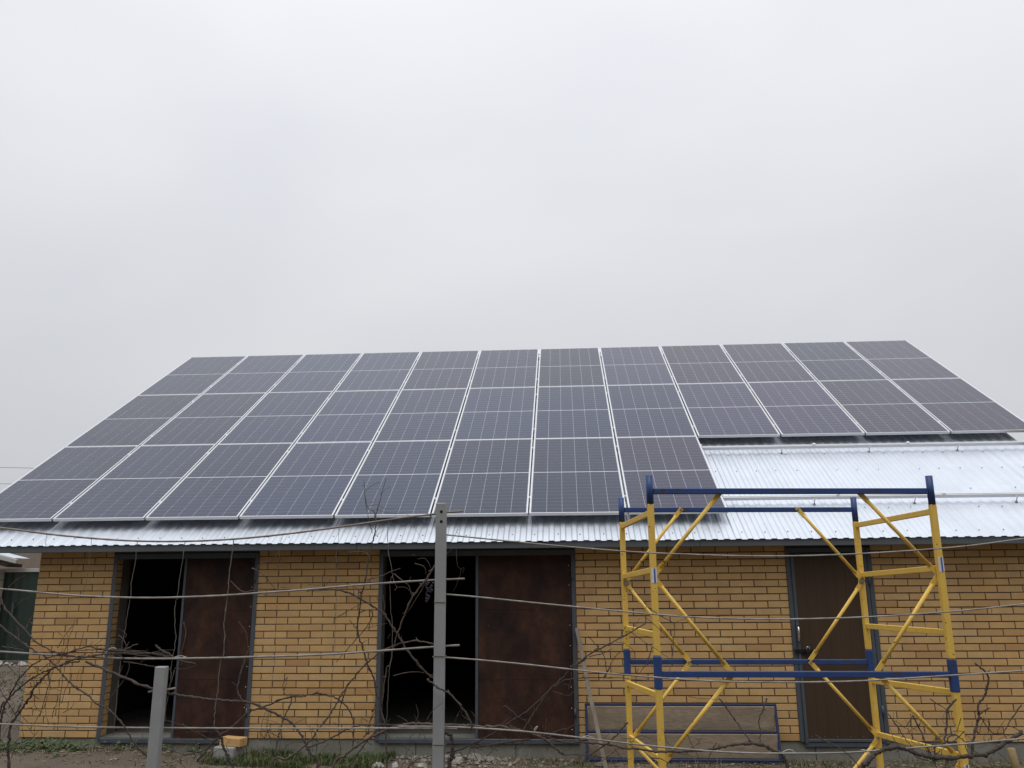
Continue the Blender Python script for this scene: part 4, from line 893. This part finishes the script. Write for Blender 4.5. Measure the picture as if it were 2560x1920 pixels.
canes(v6, [('G 0,1330 200,1330 360,1390 510,1450 530,1560 580,1659', 34, dict(ground=True, w1=44))], m_bark2)
canes(v6, [('F 1540,700 1700,910 1800,1060 1930,1240 2010,1310', 20), ('G 325,700 260,850 205,1000 220,1150 215,1290', 20), ('G 960,1185 1100,1270 1300,1370 1470,1520 1560,1659', 16), ('H 310,900 400,1030 520,1220 620,1360', 16), ('H 645,920 750,1130 830,1350 900,1520 960,1659', 20), ('H 970,1215 930,1400 930,1560', 24), ('H 1280,710 1150,870 1130,1060 1090,1280 1070,1320', 24, dict(w1=22)),
 ('H 1540,210 1700,340 1740,430 1730,540 1690,680 1600,800 1610,940 1560,1100 1510,1280 1480,1460', 22, dict(w1=28)), ('H 1610,930 1700,870 1790,840', 18), ('H 1640,960 1740,1110 1820,1190 1940,1195 2020,1270', 15), ('H 2240,800 2090,1000 1960,1200', 17), ('H 1130,1290 1140,1230 1260,1200 1380,1290 1500,1410 1660,1500', 17), ('H 600,1420 700,1490 890,1545', 15)])
canes(v6, [('F 1115,675 1280,700 1540,715', 8), ('F 1110,1220 1170,1350 1310,1620', 11), ('F 1505,1320 1440,1430 1380,1620', 13), ('F 600,1540 740,1550 840,1610', 14), ('F 1620,800 1640,760 1630,740', 10), ('F 1690,910 1660,920 1665,1020', 5), ('H 550,1070 640,940', 12), ('H 560,1090 640,1220 760,1320', 10), ('H 620,900 630,1200', 7), ('H 910,705 1150,860', 13), ('H 1350,970 1270,1150', 11), ('H 1385,1150 1250,1260 1150,1300', 13), ('H 1380,1330 1430,1480', 12), ('H 2040,1095 2140,1125 2212,1170', 13), ('H 1870,1390 1790,1490', 10), ('H 1730,340 1765,300', 12), ('H 1710,870 1710,930', 12), ('H 1200,860 1220,980 1270,1100', 7), ('H 1170,880 1180,980', 6), ('H 1500,1020 1510,1100', 5), ('H 1560,1380 1650,1370 1710,1330', 6), ('H 540,1560 560,1440', 8), ('H 1730,1290 1810,1220', 8), ('H 940,1460 1040,1370', 12), ('H 1210,1659 1200,1550', 10), ('M 780,1000 820,1150', 9), ('M 760,960 800,990', 14), ('L 180,990 240,1030', 12), ('M 580,100 590,160', 7), ('M 1730,890 1735,970', 7)], m_bark, **TH)
canes(v6, [('G 520,1430 580,1395 650,1400 700,1450', 8), ('G 1570,1378 1640,1390 1680,1440 1700,1490', 8)], m_white_twine, name='tie_string', spur=False)

# thin dry side shoots tangled through the lower canes
def tangle(root, z, xa, xb, ya, yb, n):
    for _ in range(n):
        a = rnd.uniform(xa, xb); b = rnd.uniform(ya, yb); th = rnd.uniform(-2.9, -.2); pts = []
        for k in range(rnd.randint(3, 5)):
            pts.append('%.0f,%.0f' % (a, b)); st = rnd.uniform(60, 150); a += math.cos(th)*st; b += math.sin(th)*st*.8; th += rnd.gauss(0, .5)
        cane(root, z+' '+' '.join(pts), rnd.uniform(6, 10.5), 'shoot', rnd.choice([m_bark, m_cane, m_bark2]), spur=rnd.random() < .5)
tangle(v1, 'B', -80, 1000, 150, 1600, 40); tangle(v1, 'A', 100, 2100, 1350, 1650, 14); tangle(v2, 'C', 0, 2000, 1050, 1680, 24)
tangle(v4, 'D', 0, 1700, 1000, 1680, 22); tangle(v5, 'E', 100, 2100, 1000, 1680, 24); tangle(v6, 'F', 200, 2100, 1250, 1650, 8); tangle(v6, 'H', 200, 2150, 1000, 1680, 26)
